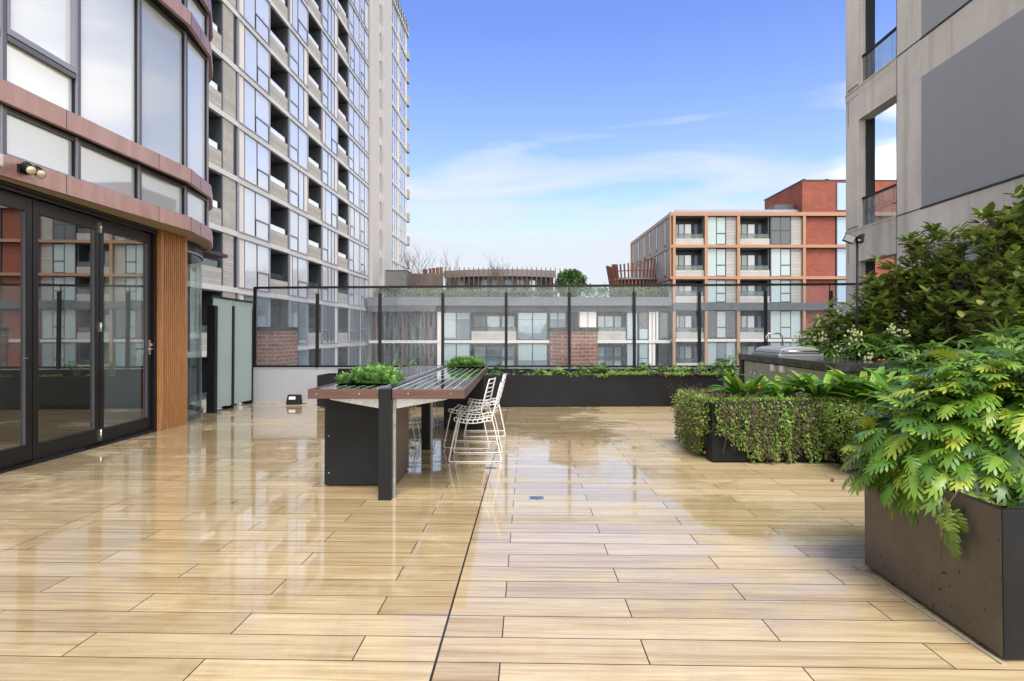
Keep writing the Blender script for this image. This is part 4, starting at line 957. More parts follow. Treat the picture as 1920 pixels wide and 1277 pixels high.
for yb in (TY0+.06, 7.05, 9.28):
    for sx in (-1, 1):
        xc = -1.09 if sx < 0 else -.958; xe = xc+sx*.42
        mb = MB(); y0, y1 = yb, yb+.012
        A = [(xc, H-bh-.0), (xc, H-.165), (xe, H-bh-.012), (xe, H-bh)]
        vs = [(p[0], y, p[1]) for y in (y0, y1) for p in A]
        mb.add(vs, [(0, 1, 2, 3), (7, 6, 5, 4), (0, 4, 5, 1), (1, 5, 6, 2), (2, 6, 7, 3), (3, 7, 4, 0)], M['galv']); mb.build('bracket', tb, QO)
def planter_box(x0, x1, y0, y1, nm):
    mb = MB(); t = .03
    mb.box(x0, x1, y0, y0+t, .012, H-.035, M['black_panel']); mb.box(x0, x1, y1-t, y1, .012, H-.035, M['black_panel']); mb.box(x0, x0+t, y0+t, y1-t, .012, H-.035, M['black_panel']); mb.box(x1-t, x1, y0+t, y1-t, .012, H-.035, M['black_panel'])
    pb = mb.build('planter_box', tb, QO, .002)
    mb = MB(); mb.box(x0+t, x1-t, y0+t, y1-t, .4, H-.06, M['soil']); mb.build('soil', pb, QO)
    mb = MB()
    for zz in (.12, .45): mb.tube([(x0+.04, y0-.003, zz), (x0+.04, y0+.001, zz)], .006, M['steel'], 8)
    mb.build('screw', pb, QO)
planter_box(-1.676, -1.055, 5.21, 5.95, 0); planter_box(-1.0, -.42, 8.60, 9.25, 1)
mb = MB(); mb.box(-1.054, -1.050, 5.26, 5.9, .02, .72, M['steel']); 
mb = MB(); mb.box(-1.0545, -1.049, 5.25, 5.93, .015, .72, plain('bronze_sheet', (.16, .12, .09), .35, .6, .15, 2)); mb.build('access_panel', tb, QO, .002)

# ------------------------------------------------------------------ wire chairs
def make_chair():
    r = empty('wire_chair', (0, 0, 0)); w_ = .255; rad = .0068; W = M['white_paint']
    for s in (-1, 1):
        mb = MB(); y = s*w_
        mb.tube([(-.20, y*.92, .455), (-.235, y*.97, .30), (-.285, y, .04), (-.288, y, .015), (-.27, y, .0075), (.25, y, .0075), (.272, y, .015), (.268, y, .04), (.20, y*.97, .36), (.17, y*.93, .47), (.20, y*.9, .60), (.235, y*.86, .74), (.262, y*.80, .835)], rad, W, 8)
        mb.build('leg_frame', r)
    mb = MB()
    prof = lambda t: (-.235+.40*t, .478-.028*math.sin(math.pi*min(1, t*1.1)))
    for s in (-1, 1):
        mb.tube([(prof(t)[0], s*.225, prof(t)[1]) for t in [i/8 for i in range(9)]]+[(.185, s*.222, .50)], rad, W, 6)
        mb.tube([(prof(t)[0], s*.238, prof(t)[1]-.035) for t in [i/8 for i in range(9)]], rad*.8, W, 6)
    for i in range(9):
        t = i/8; x, z = prof(t); mb.tube([(x, -.238, z-.03), (x, -.222, z), (x, -.12, z-.02), (x, 0, z-.026), (x, .12, z-.02), (x, .222, z), (x, .238, z-.03)], rad*.8, W, 5)
    mb.build('seat', r)
    mb = MB(); 
    for i in range(7):
        t = i/6; x = .185+.075*t; z = .52+.315*t; hw = .225-.02*t
        mb.tube([(x, -hw, z), (x+.022, -hw*.5, z), (x+.03, 0, z), (x+.022, hw*.5, z), (x, hw, z)], rad*(.8 if i < 6 else 1), W, 5)
    for s in (-1, 1): mb.tube([(.185, s*.222, .50), (.225, s*.213, .68), (.26, s*.205, .835)], rad*.9, W, 6)
    mb.tube([(.215, -.0, .52), (.255, 0, .68), (.29, 0, .835)], rad*.7, W, 5)
    mb.build('backrest', r)
    for s in (-1, 1):
        for x in (-.24, .22):
            mb = MB(); mb.box(x-.02, x+.02, s*w_-.009, s*w_+.009, .0, .006, M['black_metal']); mb.build('foot_glide', r)
    return r
chs = [(-.385, 6.49, 0, 'white wire chair nearest the camera on the right side of the table'),
       (-.50, 7.28, R(-9), 'white wire chair turned slightly, second of the three right of the table'),
       (-.37, 8.16, R(2), 'white wire chair farthest along the right side of the table'),
       (-1.44, 6.02, R(178), 'white wire chair mostly hidden behind the near planter box of the table'),
       (-1.47, 7.36, R(183), 'white wire chair on the far side, only its legs showing beside the middle leg'),
       (-1.46, 9.05, R(180), 'white wire chair on the far side near the far end of the table')]
c0 = make_chair()
for i, (x, y, rz, lb_) in enumerate(chs):
    c = c0 if i == 0 else copy_tree(c0)
    c.matrix_world = TR @ Matrix.Translation((x, y, 0)) @ Matrix.Rotation(rz, 4, 'Z'); tag(c, lb_, 'chair', 'white wire chairs around the table')

# floor drains
for x, y, lb_ in ((.2025, 4.817, 'small square steel floor drain in the tiles right of the table'), (-.218, 5.955, 'small steel floor drain just in front of the nearest white chair')):
    d = empty('floor_drain', (x, y, .0), terrace=True); tag(d, lb_, 'floor drain', 'floor drains')
    mb = MB(); mb.box(-.06, .06, -.055, .055, -.01, .0015, M['steel']); mb.build('frame', d)
    mb = MB(); mb.tube([(0, 0, .0), (0, 0, .003)], .042, M['mull'], 20)
    for k in range(5): mb.box(-.034, .034, -.03+k*.014, -.024+k*.014, .003, .0042, M['steel'])
    mb.build('grate', d)
#@@PART4
# ------------------------------------------------------------------ planters
def planter(name, poly, z1, label, soilpoly=None, mat='black_panel'):
    c = (sum(p[0] for p in poly)/len(poly), sum(p[1] for p in poly)/len(poly), 0)
    r = empty(name, c, terrace=True); tag(r, label, 'planter')
    mb = MB(); mb.strip(poly+[poly[0]], .035, .015, z1, M[mat]); mb.build('wall', r, c, .002)
    mb = MB(); mb.prism(soilpoly or inset(poly+[poly[0]], .03)[:-1], z1-.5, z1-.07, M['soil']); mb.build('soil', r, c)
    return r, c
def side_sheen():  # planter black redone lighter brown, reflected light put into the colour
    t = NT('planter_side_sheen'); v = t.obj(); n = t.noise(v, 1.6, 6, .6, .5); n2 = t.noise(v, 22, 3, .6); sp_ = t.maprange(t.noise(v, 34, 1, .3), .73, .76)
    n3 = t.noise(t.mapv(v, (1, 1, .25)), 5, 4, .6)
    c = t.mix(t.maprange(n, .3, .7), (.080, .069, .058), (.135, .118, .100)); c = t.mix(t.maprange(n2, .4, .7, 0, .2), c, (.04, .035, .03)); c = t.mix(t.M('MULTIPLY', sp_, .9), c, (.015, .012, .01))
    c = t.mix(t.maprange(n3, .55, .8, 0, .4), c, (.17, .15, .125))
    return t.done(t.bsdf(c, t.maprange(n, .3, .7, .28, .42), .35, .5))
M['side_sheen'] = side_sheen()
pr, pc = planter('planter', [(1.978, 2.344), (6.8, 2.344), (6.8, 7.32), (2.17, 7.36), (2.138, 6.22), (3.43, 6.22), (3.40, 3.344), (2.023, 3.344)], .612, 'large dark planter at the right wrapping from the near corner to the trailing plants',
                 [(2.02, 2.39), (6.7, 2.39), (6.7, 7.25), (2.22, 7.3), (2.19, 6.27), (3.48, 6.27), (3.45, 3.30), (2.07, 3.30)])
mb = MB(); mb.strip([(2.0218, 3.338), (1.9767, 2.350)], .004, .018, .610, M['side_sheen']); mb.build('sheen_skin', pr, pc)  # added skin that paints brighter reflections onto this planter face
mb = MB(); mb.strip([(1.974, 2.340), (1.99, 2.340)], .003, .016, .612, M['steel']); 
mb = MB(); mb.box(1.955, 1.974, 2.33, 3.36, .0005, .006, M['soffit']); mb.build('skirting', pr, pc)
bp, bc = planter('back_planter', [(-3.85, 11.52), (4.22, 11.62), (4.22, 12.24), (-3.85, 12.28)], .63, 'long black planter box under the glass balustrade')
mb = MB(); mb.box(-3.62, 4.2, 12.12, 12.20, .56, .735, M['black_panel']); mb.build('upstand', bp, bc)
planter('rear_planter', [(4.99, 7.34), (7.5, 7.34), (7.6, 12.1), (4.99, 12.1)], .60, 'rear planter bed behind the barbecue bench')

# ------------------------------------------------------------------ leaves
def rot_frames(D, U):
    D = D/np.linalg.norm(D, axis=1, keepdims=True); X = np.cross(D, U); nx = np.linalg.norm(X, axis=1, keepdims=True); nx[nx < 1e-6] = 1; X = X/nx; Z = np.cross(X, D); return X, D, Z
def scatter(bv, bf, P, D, U, S):
    bv = np.asarray(bv, float); bf = np.asarray(bf, int); P = np.asarray(P, float); X, Dn, Z = rot_frames(np.asarray(D, float), np.asarray(U, float)); S = np.asarray(S, float)
    V = P[:, None, :]+S[:, None, None]*(bv[None, :, 0:1]*X[:, None, :]+bv[None, :, 1:2]*Dn[:, None, :]+bv[None, :, 2:3]*Z[:, None, :])
    n, k = len(P), len(bv); F = (bf[None, :, :]+(np.arange(n)*k)[:, None, None]).reshape(-1, bf.shape[1]); return V.reshape(-1, 3), F
LF = ([(0, 0, 0), (-.22, .42, .05), (0, .48, -.03), (.22, .42, .05), (0, 1, -.12)], [(0, 2, 1), (0, 3, 2), (1, 2, 4), (2, 3, 4)])
def oval(wd, droop=.2, n=5, cup=.06):
    vs = []; fs = []
    for i in range(n+1):
        t = i/n; wv = wd*math.sin(math.pi*min(.97, t*.93+.04))**.8
        if i == n: wv = .01
        z = -droop*t*t
        vs += [(-wv/2, t, z+cup*wv), (0, t, z-cup*wv), (wv/2, t, z+cup*wv)]
    for i in range(n):
        a = 3*i; b = a+3; fs += [(a, a+1, b+1), (a, b+1, b), (a+1, a+2, b+2), (a+1, b+2, b+1)]
    return vs, fs
def lobed(n=6, rs=0, full=1.0):
    r = random.Random(rs); vs = []; fs = []
    def zf(x, y): return -.50*y*y-.45*abs(x)**1.4+.06*math.sin(y*11)*abs(x)*2
    ys = [i/(2*n)*.9 for i in range(2*n+1)]
    hw = [(.06+.085*math.sin(math.pi*min(1, y*1.05+.08)))*full for y in ys]
    for y, h in zip(ys, hw): vs += [(-h, y, zf(h, y)), (0, y, zf(0, y)-.015), (h, y, zf(h, y))]
    for i in range(2*n): a = 3*i; b = a+3; fs += [(a, a+1, b+1), (a, b+1, b), (a+1, a+2, b+2), (a+1, b+2, b+1)]
    ll = [.18, .24, .25, .23, .20, .16, .12]; an = [-22, 12, 28, 38, 46, 54, 58]
    for s in (-1, 1):
        for i in range(n):
            L_ = ll[i]*(.85+.3*r.random()); a_ = R(an[i]+r.uniform(-6, 6)); i0 = 2*i; base0 = 3*i0+(0 if s < 0 else 2); base1 = 3*(i0+1)+(0 if s < 0 else 2); base2 = 3*(i0+2)+(0 if s < 0 else 2)
            d = (math.cos(a_)*s, math.sin(a_)); p = (-math.sin(a_)*s*s, math.cos(a_)) if s > 0 else (math.sin(a_), math.cos(a_))
            cy = (ys[i0]+ys[i0+1])/2+.02; ch = hw[i0]
            k = len(vs)
            for (t, wv) in ((.40, .052), (.74, .044), (.93, .020)):
                for q in (-1, 1):
                    x = s*ch+d[0]*L_*t+p[0]*wv*q*(.9 if s > 0 else .9); y = cy+d[1]*L_*t+p[1]*wv*q
                    vs.append((x, y, zf(x, y)))
            x = s*ch+d[0]*L_*1.02; y = cy+d[1]*L_*1.02; vs.append((x, y, zf(x, y)))
            nf = [(base0, k, base1), (k, k+1, base1), (k, k+2, k+3), (k, k+3, k+1), (k+2, k+4, k+5), (k+2, k+5, k+3), (k+4, k+6, k+5)]
            fs += nf if s > 0 else [f[::-1] for f in nf]
    k = len(vs); vs += [(-.03, .95, zf(.03, .95)), (.03, .95, zf(.03, .95)), (0, 1.08, zf(0, 1.08))]; a = 3*2*n; fs += [(a, a+2, k+1), (a, k+1, k), (k, k+1, k+2)]
    return vs, fs
def palmate(n=8, rs=0):
    r = random.Random(rs); vs = [(0, .18, 0)]; fs = []
    for i in range(n):
        a = R(-125+250*i/(n-1)); L_ = (.62+.38*math.cos(a*.6))*(.9+.2*r.random()); d = (math.sin(a), math.cos(a)); p = (d[1], -d[0]); k = len(vs)
        g0 = a-R(125/(n-1)); g1 = a+R(125/(n-1))
        for (x, y) in ((math.sin(g0)*.30, .18+math.cos(g0)*.30), (math.sin(g1)*.30, .18+math.cos(g1)*.30)): vs.append((x, y, .02))
        for t, wv in ((.6, .085), (.82, .06)):
            for q in (-1, 1): x = d[0]*L_*t+p[0]*wv*q; y = .18+d[1]*L_*t+p[1]*wv*q; vs.append((x, y, -.18*t*t))
        x = d[0]*L_; y = .18+d[1]*L_; vs.append((x, y, -.26))
        fs += [(0, k, k+1), (k, k+2, k+1), (k+1, k+2, k+3), (k+2, k+4, k+3), (k+3, k+4, k+5), (k+4, k+6, k+5)]
    return vs, fs
def strap(wd=.11, arch=.5, n=7):
    vs = []; fs = []
    for i in range(n+1):
        t = i/n; y = math.sin(t*1.25)/1.25*1.05; z = -arch*t**2.2*.9
        wv = wd*(.45+.55*math.sin(math.pi*min(1, .15+.8*t))) if i < n else .008
        vs += [(-wv/2, y, z+wv*.22), (0, y, z), (wv/2, y, z+wv*.22)]
    for i in range(n): a = 3*i; b = a+3; fs += [(a, a+1, b+1), (a, b+1, b), (a+1, a+2, b+2), (a+1, b+2, b+1)]
    return vs, fs
rs = np.random.RandomState(11)
def rd(n, a, b): return rs.uniform(a, b, n)
def plant_thing(name, loc, label, cat, group=None):
    r = empty(name, loc, terrace=True); tag(r, label, cat, group); return r
def merge(parts):
    V = []; F = []; k = 0
    for v, f in parts: V.append(v); F.append(f+k); k += len(v)
    return np.concatenate(V), np.concatenate(F)

# dome plant: petioles rising from a root, each carrying a big leaf turned outwards
def dome_plant(name, loc, n, rx, ry, rz, size, bases, mat, label, cat, group=None, stem='stem_green', lo=-.1, dirbias=(0, 0), srad=.004, stems=True, tilt=.55):
    r = plant_thing(name, loc, label, cat, group)
    th = rd(n, 0, 2*math.pi); ph = np.arcsin(np.clip(rd(n, lo, 1), -1, 1)); rad = rd(n, .72, 1.03)
    inner = rs.rand(n) < .22; rad[inner] *= rd(inner.sum(), .55, .85)
    P = np.stack([np.cos(th)*np.cos(ph)*rx*rad+dirbias[0], np.sin(th)*np.cos(ph)*ry*rad+dirbias[1], np.sin(ph)*rz*rad], 1)
    out = np.stack([np.cos(th)*np.cos(ph)/rx, np.sin(th)*np.cos(ph)/ry, np.sin(ph)/rz+.001], 1); out /= np.linalg.norm(out, axis=1, keepdims=True)
    D = np.stack([np.cos(th), np.sin(th), np.zeros(n)], 1)*1.0+rs.normal(0, .28, (n, 3)); D[:, 2] += tilt-1.15*(1-out[:, 2])*1.0
    U = out*1.0+np.array([0, 0, .8])+rs.normal(0, .22, (n, 3))
    S = rd(n, size*.72, size*1.2)
    parts = []
    for k, b in enumerate(bases):
        m = np.arange(n) % len(bases) == k
        parts.append(scatter(b[0], b[1], P[m]-D[m]/np.linalg.norm(D[m], axis=1, keepdims=True)*(S[m]*.35)[:, None], D[m], U[m], S[m]))
    V, F = merge(parts); npmesh('foliage', V, F, M[mat], r)
    if stems:
        mb = MB()
        for i in range(0, n, 2):
            p = Vector(P[i]); q = p*.5; q.z = p.z*.62; mb.tube([(p.x*.06, p.y*.06, -.1), q, p-Vector(D[i]).normalized()*S[i]*.35], [srad*1.3, srad, srad*.8], M[stem], 4, False)
        mb.build('stem', r)
    return r
LOB = [lobed(6, i) for i in range(5)]; LOB2 = [lobed(5, 20+i, 1.15) for i in range(3)]
PAL = [palmate(8, i) for i in range(3)]; OV = [oval(.42), oval(.5, .3), oval(.36, .12)]
# near philodendrons
dome_plant('philodendron', (3.06, 2.92, .50), 1700, 1.05, .58, .76, .150, LOB, 'lf_xanadu', 'big lobed leaf philodendron bursting from the near planter corner', 'philodendron', 'philodendrons in the large planter', lo=-.12, tilt=.40)
dome_plant('philodendron', (2.62, 3.04, .52), 1500, .80, .52, .74, .150, LOB, 'lf_xanadu', 'philodendron spilling left over the side of the near planter', 'philodendron', 'philodendrons in the large planter', lo=.04, tilt=.62)
dome_plant('philodendron', (4.1, 3.15, .50), 950, .95, .62, .76, .165, LOB, 'lf_xanadu', 'philodendron at the right edge of the photo behind the near corner one', 'philodendron', 'philodendrons in the large planter')
dome_plant('philodendron', (4.15, 4.15, .50), 900, .9, .75, .78, .165, LOB, 'lf_xanadu', 'taller yellow green philodendron in the middle of the large planter', 'philodendron', 'philodendrons in the large planter')
# hanging shoots over the planter side
r = plant_thing('hanging_shoot', (2.40, 2.52, .60), 'short leafy shoot hanging down over the front of the near planter side', 'shoot')
npts = 9; P = np.array([[-.46+.02*math.sin(i), .08+.03*math.sin(i*2), -.02-.018*i] for i in range(npts)]); D = np.stack([rd(npts, -.6, .1), rd(npts, -.6, .6), -np.ones(npts)*.8], 1)
V, F = scatter(*LOB[0], P, D, np.tile([[-1, 0, .4]], (npts, 1)), rd(npts, .07, .12)); npmesh('foliage', V, F, M['lf_magnolia'], r)
mb = MB(); mb.tube([(-.2, .1, -.02), (-.40, .08, .03), (-.46, .09, -.06), (-.47, .1, -.3)], .004, M['stem'], 4); mb.build('stem', r)

# fatsia bank
FT = [((5.55, 9.9, .5), 210, .82, .8, 1.30, 'fatsia with cream flower heads right behind the barbecue hood'),
      ((5.35, 8.5, .5), 120, .62, .7, .98, 'fatsia with cream flower heads to the left of the floodlight pole'),
      ((6.35, 8.3, .5), 120, .75, .7, 1.12, 'fatsia right of the floodlight pole below the magnolia bushes'),
      ((4.60, 6.35, .5), 120, .62, .6, .86, 'broad leaved shrub between the stone bench and the strap leaf clumps'),
      ((5.35, 6.0, .5), 130, .75, .7, 1.0, 'broad leaved shrub in front of the magnolias, centre of the green bank'),
      ((5.4, 4.9, .5), 130, .75, .65, 1.02, 'broad leaved shrub at the right edge behind the philodendrons'),
      ((4.5, 5.25, .5), 120, .62, .6, .84, 'lower broad leaved shrub just above the yellow green philodendron')]
for i, (loc, n, a, b_, c_, lb_) in enumerate(FT):
    r = dome_plant('fatsia_shrub', loc, int(n*1.9), a, b_, c_, .21 if i < 3 else .19, PAL+(OV if i > 2 else []), 'lf_fatsia', lb_, 'shrub', 'broad leaved shrubs behind the planters', lo=.0)
    if i < 3 or i == 5:
        rr_ = random.Random(i)
        for k in range(9 if i < 3 else 4):
            mb = MB()
            th = rr_.uniform(2.2, 5.2); ph = rr_.uniform(.35, 1.2); p = Vector((math.cos(th)*math.cos(ph)*a, math.sin(th)*math.cos(ph)*b_, math.sin(ph)*c_*1.02+.06))
            for q in range(13):
                o2 = Vector((rr_.gauss(0, .05), rr_.gauss(0, .05), rr_.gauss(0, .045))); s_ = .019; c = p+o2
                mb.tube([p-Vector((0, 0, .08)), c], .003, M['stem_green'], 3, False)
                mb.tube([c-Vector((0, 0, s_)), c-Vector((0, 0, s_*.5)), c+Vector((0, 0, s_*.5)), c+Vector((0, 0, s_))], [.003, s_*.9, s_*.9, .003], M['flower_cream'], 6, False)
            mb.build('flower_head', r)
# magnolia bushes
def magnolia(loc, h, wd, dp, nst, label, seed):
    g = random.Random(seed); r = plant_thing('magnolia_bush', loc, label, 'bush', 'magnolia bushes against the concrete wall'); mb = MB(); P = []; D = []; U = []; S = []
    for k in range(nst):
        bx_, by_ = g.uniform(-wd, wd)*.5, g.uniform(-dp, dp)*.5; tx, ty = bx_*2+g.gauss(0, .08), by_*2+g.gauss(0, .06); hh = h*g.uniform(.72, 1.0)*(1-.25*abs(tx)/wd)
        pts = [(bx_*.6, by_*.6, -.1), (bx_, by_, hh*.35), ((bx_+tx)/2+g.gauss(0, .03), (by_+ty)/2, hh*.7), (tx, ty, hh)]
        mb.tube(pts, [.012, .010, .007, .003], M['stem'], 5, False)
        tw_ = [(3, 1.0)]
        nb = int(7+hh*6)
        for q in range(nb):
            t = g.uniform(.12, 1.0); i = min(2, int(t*3)); f = t*3-i; a = Vector(pts[i]).lerp(Vector(pts[i+1]), f)
            an = g.uniform(0, 6.28); L_ = g.uniform(.10, .30)*(1.2-.6*t); e_ = a+Vector((math.cos(an)*L_, math.sin(an)*L_, g.uniform(.06, .22)))
            mb.tube([a, a.lerp(e_, .6)-Vector((0, 0, .02)), e_], [.004, .003, .002], M['stem'], 3, False)
            for m in range(g.randint(5, 7)):
                an2 = g.uniform(0, 6.28); el_ = g.uniform(.0, 1.3); d = Vector((math.cos(an2), math.sin(an2), el_)); P.append(e_-Vector((0, 0, g.uniform(0, .06)))+d*.01); D.append(d); U.append(Vector((0, 0, 1))-d*.2); S.append(g.uniform(.11, .17))
        for m in range(9): an2 = g.uniform(0, 6.28); d = Vector((math.cos(an2), math.sin(an2), g.uniform(.1, 1.1))); P.append(Vector(pts[3])); D.append(d); U.append(Vector((0, 0, 1))-d*.3); S.append(g.uniform(.07, .12))
    mb.build('stem', r)
    V, F = scatter(*oval(.48, .15, 4, .12), np.array([tuple(p) for p in P]), np.array([tuple(p) for p in D]), np.array([tuple(p) for p in U]), np.array(S)); npmesh('foliage', V, F, M['lf_magnolia'], r)
for loc, h, wd, dp, ns, lb_, sd_ in (((5.60, 9.35, .5), 1.55, .36, .32, 13, 'shortest magnolia bush just right of the floodlight pole', 1), ((5.75, 9.0, .5), 2.05, .42, .4, 20, 'thin topped magnolia bush second from the pole', 2), ((6.05, 8.5, .5), 2.45, .45, .4, 24, 'tall magnolia bush in front of the grey wall panel', 3),
     ((6.15, 7.95, .5), 2.28, .45, .42, 24, 'dense magnolia bush below the middle of the grey panel', 4), ((6.25, 7.3, .5), 2.85, .45, .42, 28, 'tallest magnolia bush at the right edge of the photo', 5), ((5.95, 6.75, .5), 1.75, .5, .4, 22, 'low magnolia bush nearest the right edge', 6)):
    magnolia(loc, h, wd, dp, ns, lb_, sd_)
# strap leaf clumps
STR = [strap(.13, .22), strap(.17, .35), strap(.12, .12)]
def clump(loc, n, size, label, mat='lf_strap', up=.9, flower=False, nm='strap_leaf_clump'):
    r = plant_thing(nm, loc, label, 'plant', 'strap leaf plants along the large planter')
    th = rd(n, 0, 6.283); el_ = rd(n, .25, 1)*up+.25; D = np.stack([np.cos(th), np.sin(th), el_*1.25], 1); U = np.stack([-np.cos(th)*el_, -np.sin(th)*el_, np.ones(n)], 1)
    P = np.stack([np.cos(th)*.03, np.sin(th)*.03, np.zeros(n)], 1); S = rd(n, size*.9, size*1.45); parts = []
    for k, b in enumerate(STR): m = np.arange(n) % 3 == k; parts.append(scatter(b[0], b[1], P[m], D[m], U[m], S[m]))
    V, F = merge(parts); npmesh('foliage', V, F, M[mat], r)
    if flower:
        for q in range(1):
            mb = MB(); x, y = (.10, .05, .2)[q], (-.05, .06, .02)[q]; z = (.16, .30, .27)[q]
            mb.tube([(x*.3, y*.3, 0), (x, y, z)], .004, M['stem_green'], 4); vs, fs_ = scatter(*LF, np.tile([[x, y, z]], (3, 1)), np.array([[.5, -.2, .6], [-.1, -.3, .9], [.8, .1, .2]]), np.array([[0, -1, .3]]*3), np.array([.07, .06, .07])); mb.add(vs.tolist(), fs_.tolist(), M['flower_orange']); mb.build('flower', r)
cl = [((2.62, 6.55, .62), 39, .40, 'yellow green strap leaf clump with orange flowers at the left end of the planter', True), ((3.05, 6.62, .62), 42, .44, 'arching strap leaf clump in the middle of the planter front', False), ((3.45, 6.5, .62), 45, .49, 'dense dark strap leaf clump right of the middle', False),
      ((3.72, 6.05, .62), 45, .51, 'upright strap leaf clump beside the corner of the stone bench', False), ((3.72, 5.45, .62), 42, .51, 'broad strap leaf clump above the trailing hedge corner', False), ((3.80, 4.85, .62), 42, .51, 'strap leaf clump nearest the yellow green philodendron', False), ((4.15, 6.9, .62), 39, .47, 'strap leaf clump half hidden below the stone bench', False)]
for loc, n, s_, lb_, fl_ in cl: clump(loc, n, s_, lb_, 'lf_strap', .9, fl_)
# trailing cover over the planter faces
r = plant_thing('trailing_groundcover', (2.8, 6.2, .6), 'small leaved green and maroon groundcover trailing over the planter face', 'groundcover'); r['kind'] = 'stuff'
def trail(n, seed):
    g = np.random.RandomState(seed); P = []; N = []
    while len(P) < n:
        m = 4000
        face = g.choice(4, m, p=[.46, .27, .14, .13]); u = g.rand(m); h = g.rand(m)**.9
        for f, uu, hh in zip(face, u, h):
            if f == 0: # front
                x = 2.16+1.30*uu; nz_ = mnoise.noise(Vector((x*3.3, 1.7, seed))); nz2 = mnoise.noise(Vector((x*11, 4, seed)))
                ln = .46+.14*nz_+.14*nz2+.14*mnoise.noise(Vector((x*34, 7, 2)))+(.12 if x > 2.5 else -.18*(2.5-x)/.34)
                if hh*.62 > ln: continue
                th_ = .05+.11*mnoise.noise(Vector((x*15, hh*1.6, 3)))
                P.append((x, 6.215-th_*g.rand()-.01, .635-hh*.62)); N.append((0, -1, .2))
            elif f == 1:
                y = 6.24+1.18*uu; ln = .60 if y > 6.45 else .30+.15*mnoise.noise(Vector((y*9, 2, 1)))+(y-6.24)*.6
                if hh*.62 > ln: continue
                x0 = 2.14+.03*(y-6.22); P.append((x0-(.05+.11*(1-hh*.6))*g.rand()-.0, y, .65-hh*.62)); N.append((-1, 0, .2))
            elif f == 2: P.append((2.12+1.42*uu, 6.17+.22*g.rand(), .625+.035*g.rand()+.02)); N.append((0, -.2, 1))
            else: P.append((2.06+.45*g.rand(), 6.2+1.1*uu, .635+.05*g.rand())); N.append((-.2, 0, 1))
            if len(P) >= n: break
    return np.array(P), np.array(N)
for mt, n, sd_ in (('lf_trail', 11500, 1), ('lf_maroon', 4000, 5)):
    P, N = trail(n, sd_)
    if mt == 'lf_maroon':
        keep = np.array([mnoise.noise(Vector((p[0]*9+p[1]*8, p[2]*1.3, 9.1))) > .08 or (p[2] > .5 and mnoise.noise(Vector((p[0]*6, 2, 3))) > .1) for p in P]); P, N = P[keep], N[keep]; P = P+N*.035
    D = N*.45+rs.normal(0, .42, P.shape)+np.where(P[:, 2:3] < .63, np.array([[0, 0, -.45]]), np.array([[0, 0, .2]])); V, F = scatter(*LF, P, D, N+rs.normal(0, .5, P.shape), rd(len(P), .024, .046)); npmesh('foliage', V, F, M[mt], r, (2.8, 6.2, .6), False)
mb = MB(); g = random.Random(4)
for k in range(150):
    if k < 95: x = g.uniform(2.18, 3.44); y0 = 6.19; L_ = g.uniform(.2, .55); p0 = Vector((x, y0, .64)); pts = [p0, p0+Vector((g.gauss(0, .02), -.05, -.05)), p0+Vector((g.gauss(0, .03), -.04, -L_*.6)), p0+Vector((g.gauss(0, .05), -.03, -L_))]
    else: y = g.uniform(6.3, 7.3); p0 = Vector((2.12, y, .64)); L_ = g.uniform(.2, .55); pts = [p0, p0+Vector((-.09, g.gauss(0, .02), -.03)), p0+Vector((-.08, g.gauss(0, .03), -L_))]
    mb.tube([p-Vector((2.8, 6.2, .6)) for p in pts], .0028, M['stem'], 3, False)
for k in range(46):
    x, y = g.uniform(1.98, 2.55), g.uniform(6.3, 7.2); p0 = Vector((x, y, .66)); e_ = p0+Vector((g.gauss(-.05, .06), g.gauss(0, .04), g.uniform(.04, .13))); mb.tube([p0-Vector((2.8, 6.2, .6)), e_-Vector((2.8, 6.2, .6))], .0018, M['stem'], 3, False); c = e_-Vector((2.8, 6.2, .6)); mb.tube([c-Vector((0, 0, .006)), c, c+Vector((0, 0, .006))], [.001, .008, .001], M['lf_maroon'], 5, False)
mb.build('runners', r)
# second trailing piece on the inner side face
r = plant_thing('trailing_groundcover', (3.42, 5.6, .6), 'bright green groundcover cushion trailing over the inner planter side', 'groundcover'); r['kind'] = 'stuff'
n = 7000; g = np.random.RandomState(3); y = g.uniform(4.2, 6.25, n); t = g.rand(n); top = g.rand(n) < .3
x = np.where(top, 3.36+g.rand(n)*.35, 3.41-(.03+.15*(1-t*.5))*g.rand(n)-.02); z = np.where(top, .63+.06*g.rand(n), .67-t*(.5+.1*np.sin(y*9))); P = np.stack([x, y, z], 1); N = np.where(top[:, None], [[0, 0, 1]], [[-1, 0, .2]])
V, F = scatter(*LF, P, N*.6+rs.normal(0, .5, P.shape), N+rs.normal(0, .4, P.shape), rd(n, .026, .048)); npmesh('foliage', V, F, M['lf_trail'], r, (3.42, 5.6, .6), False)

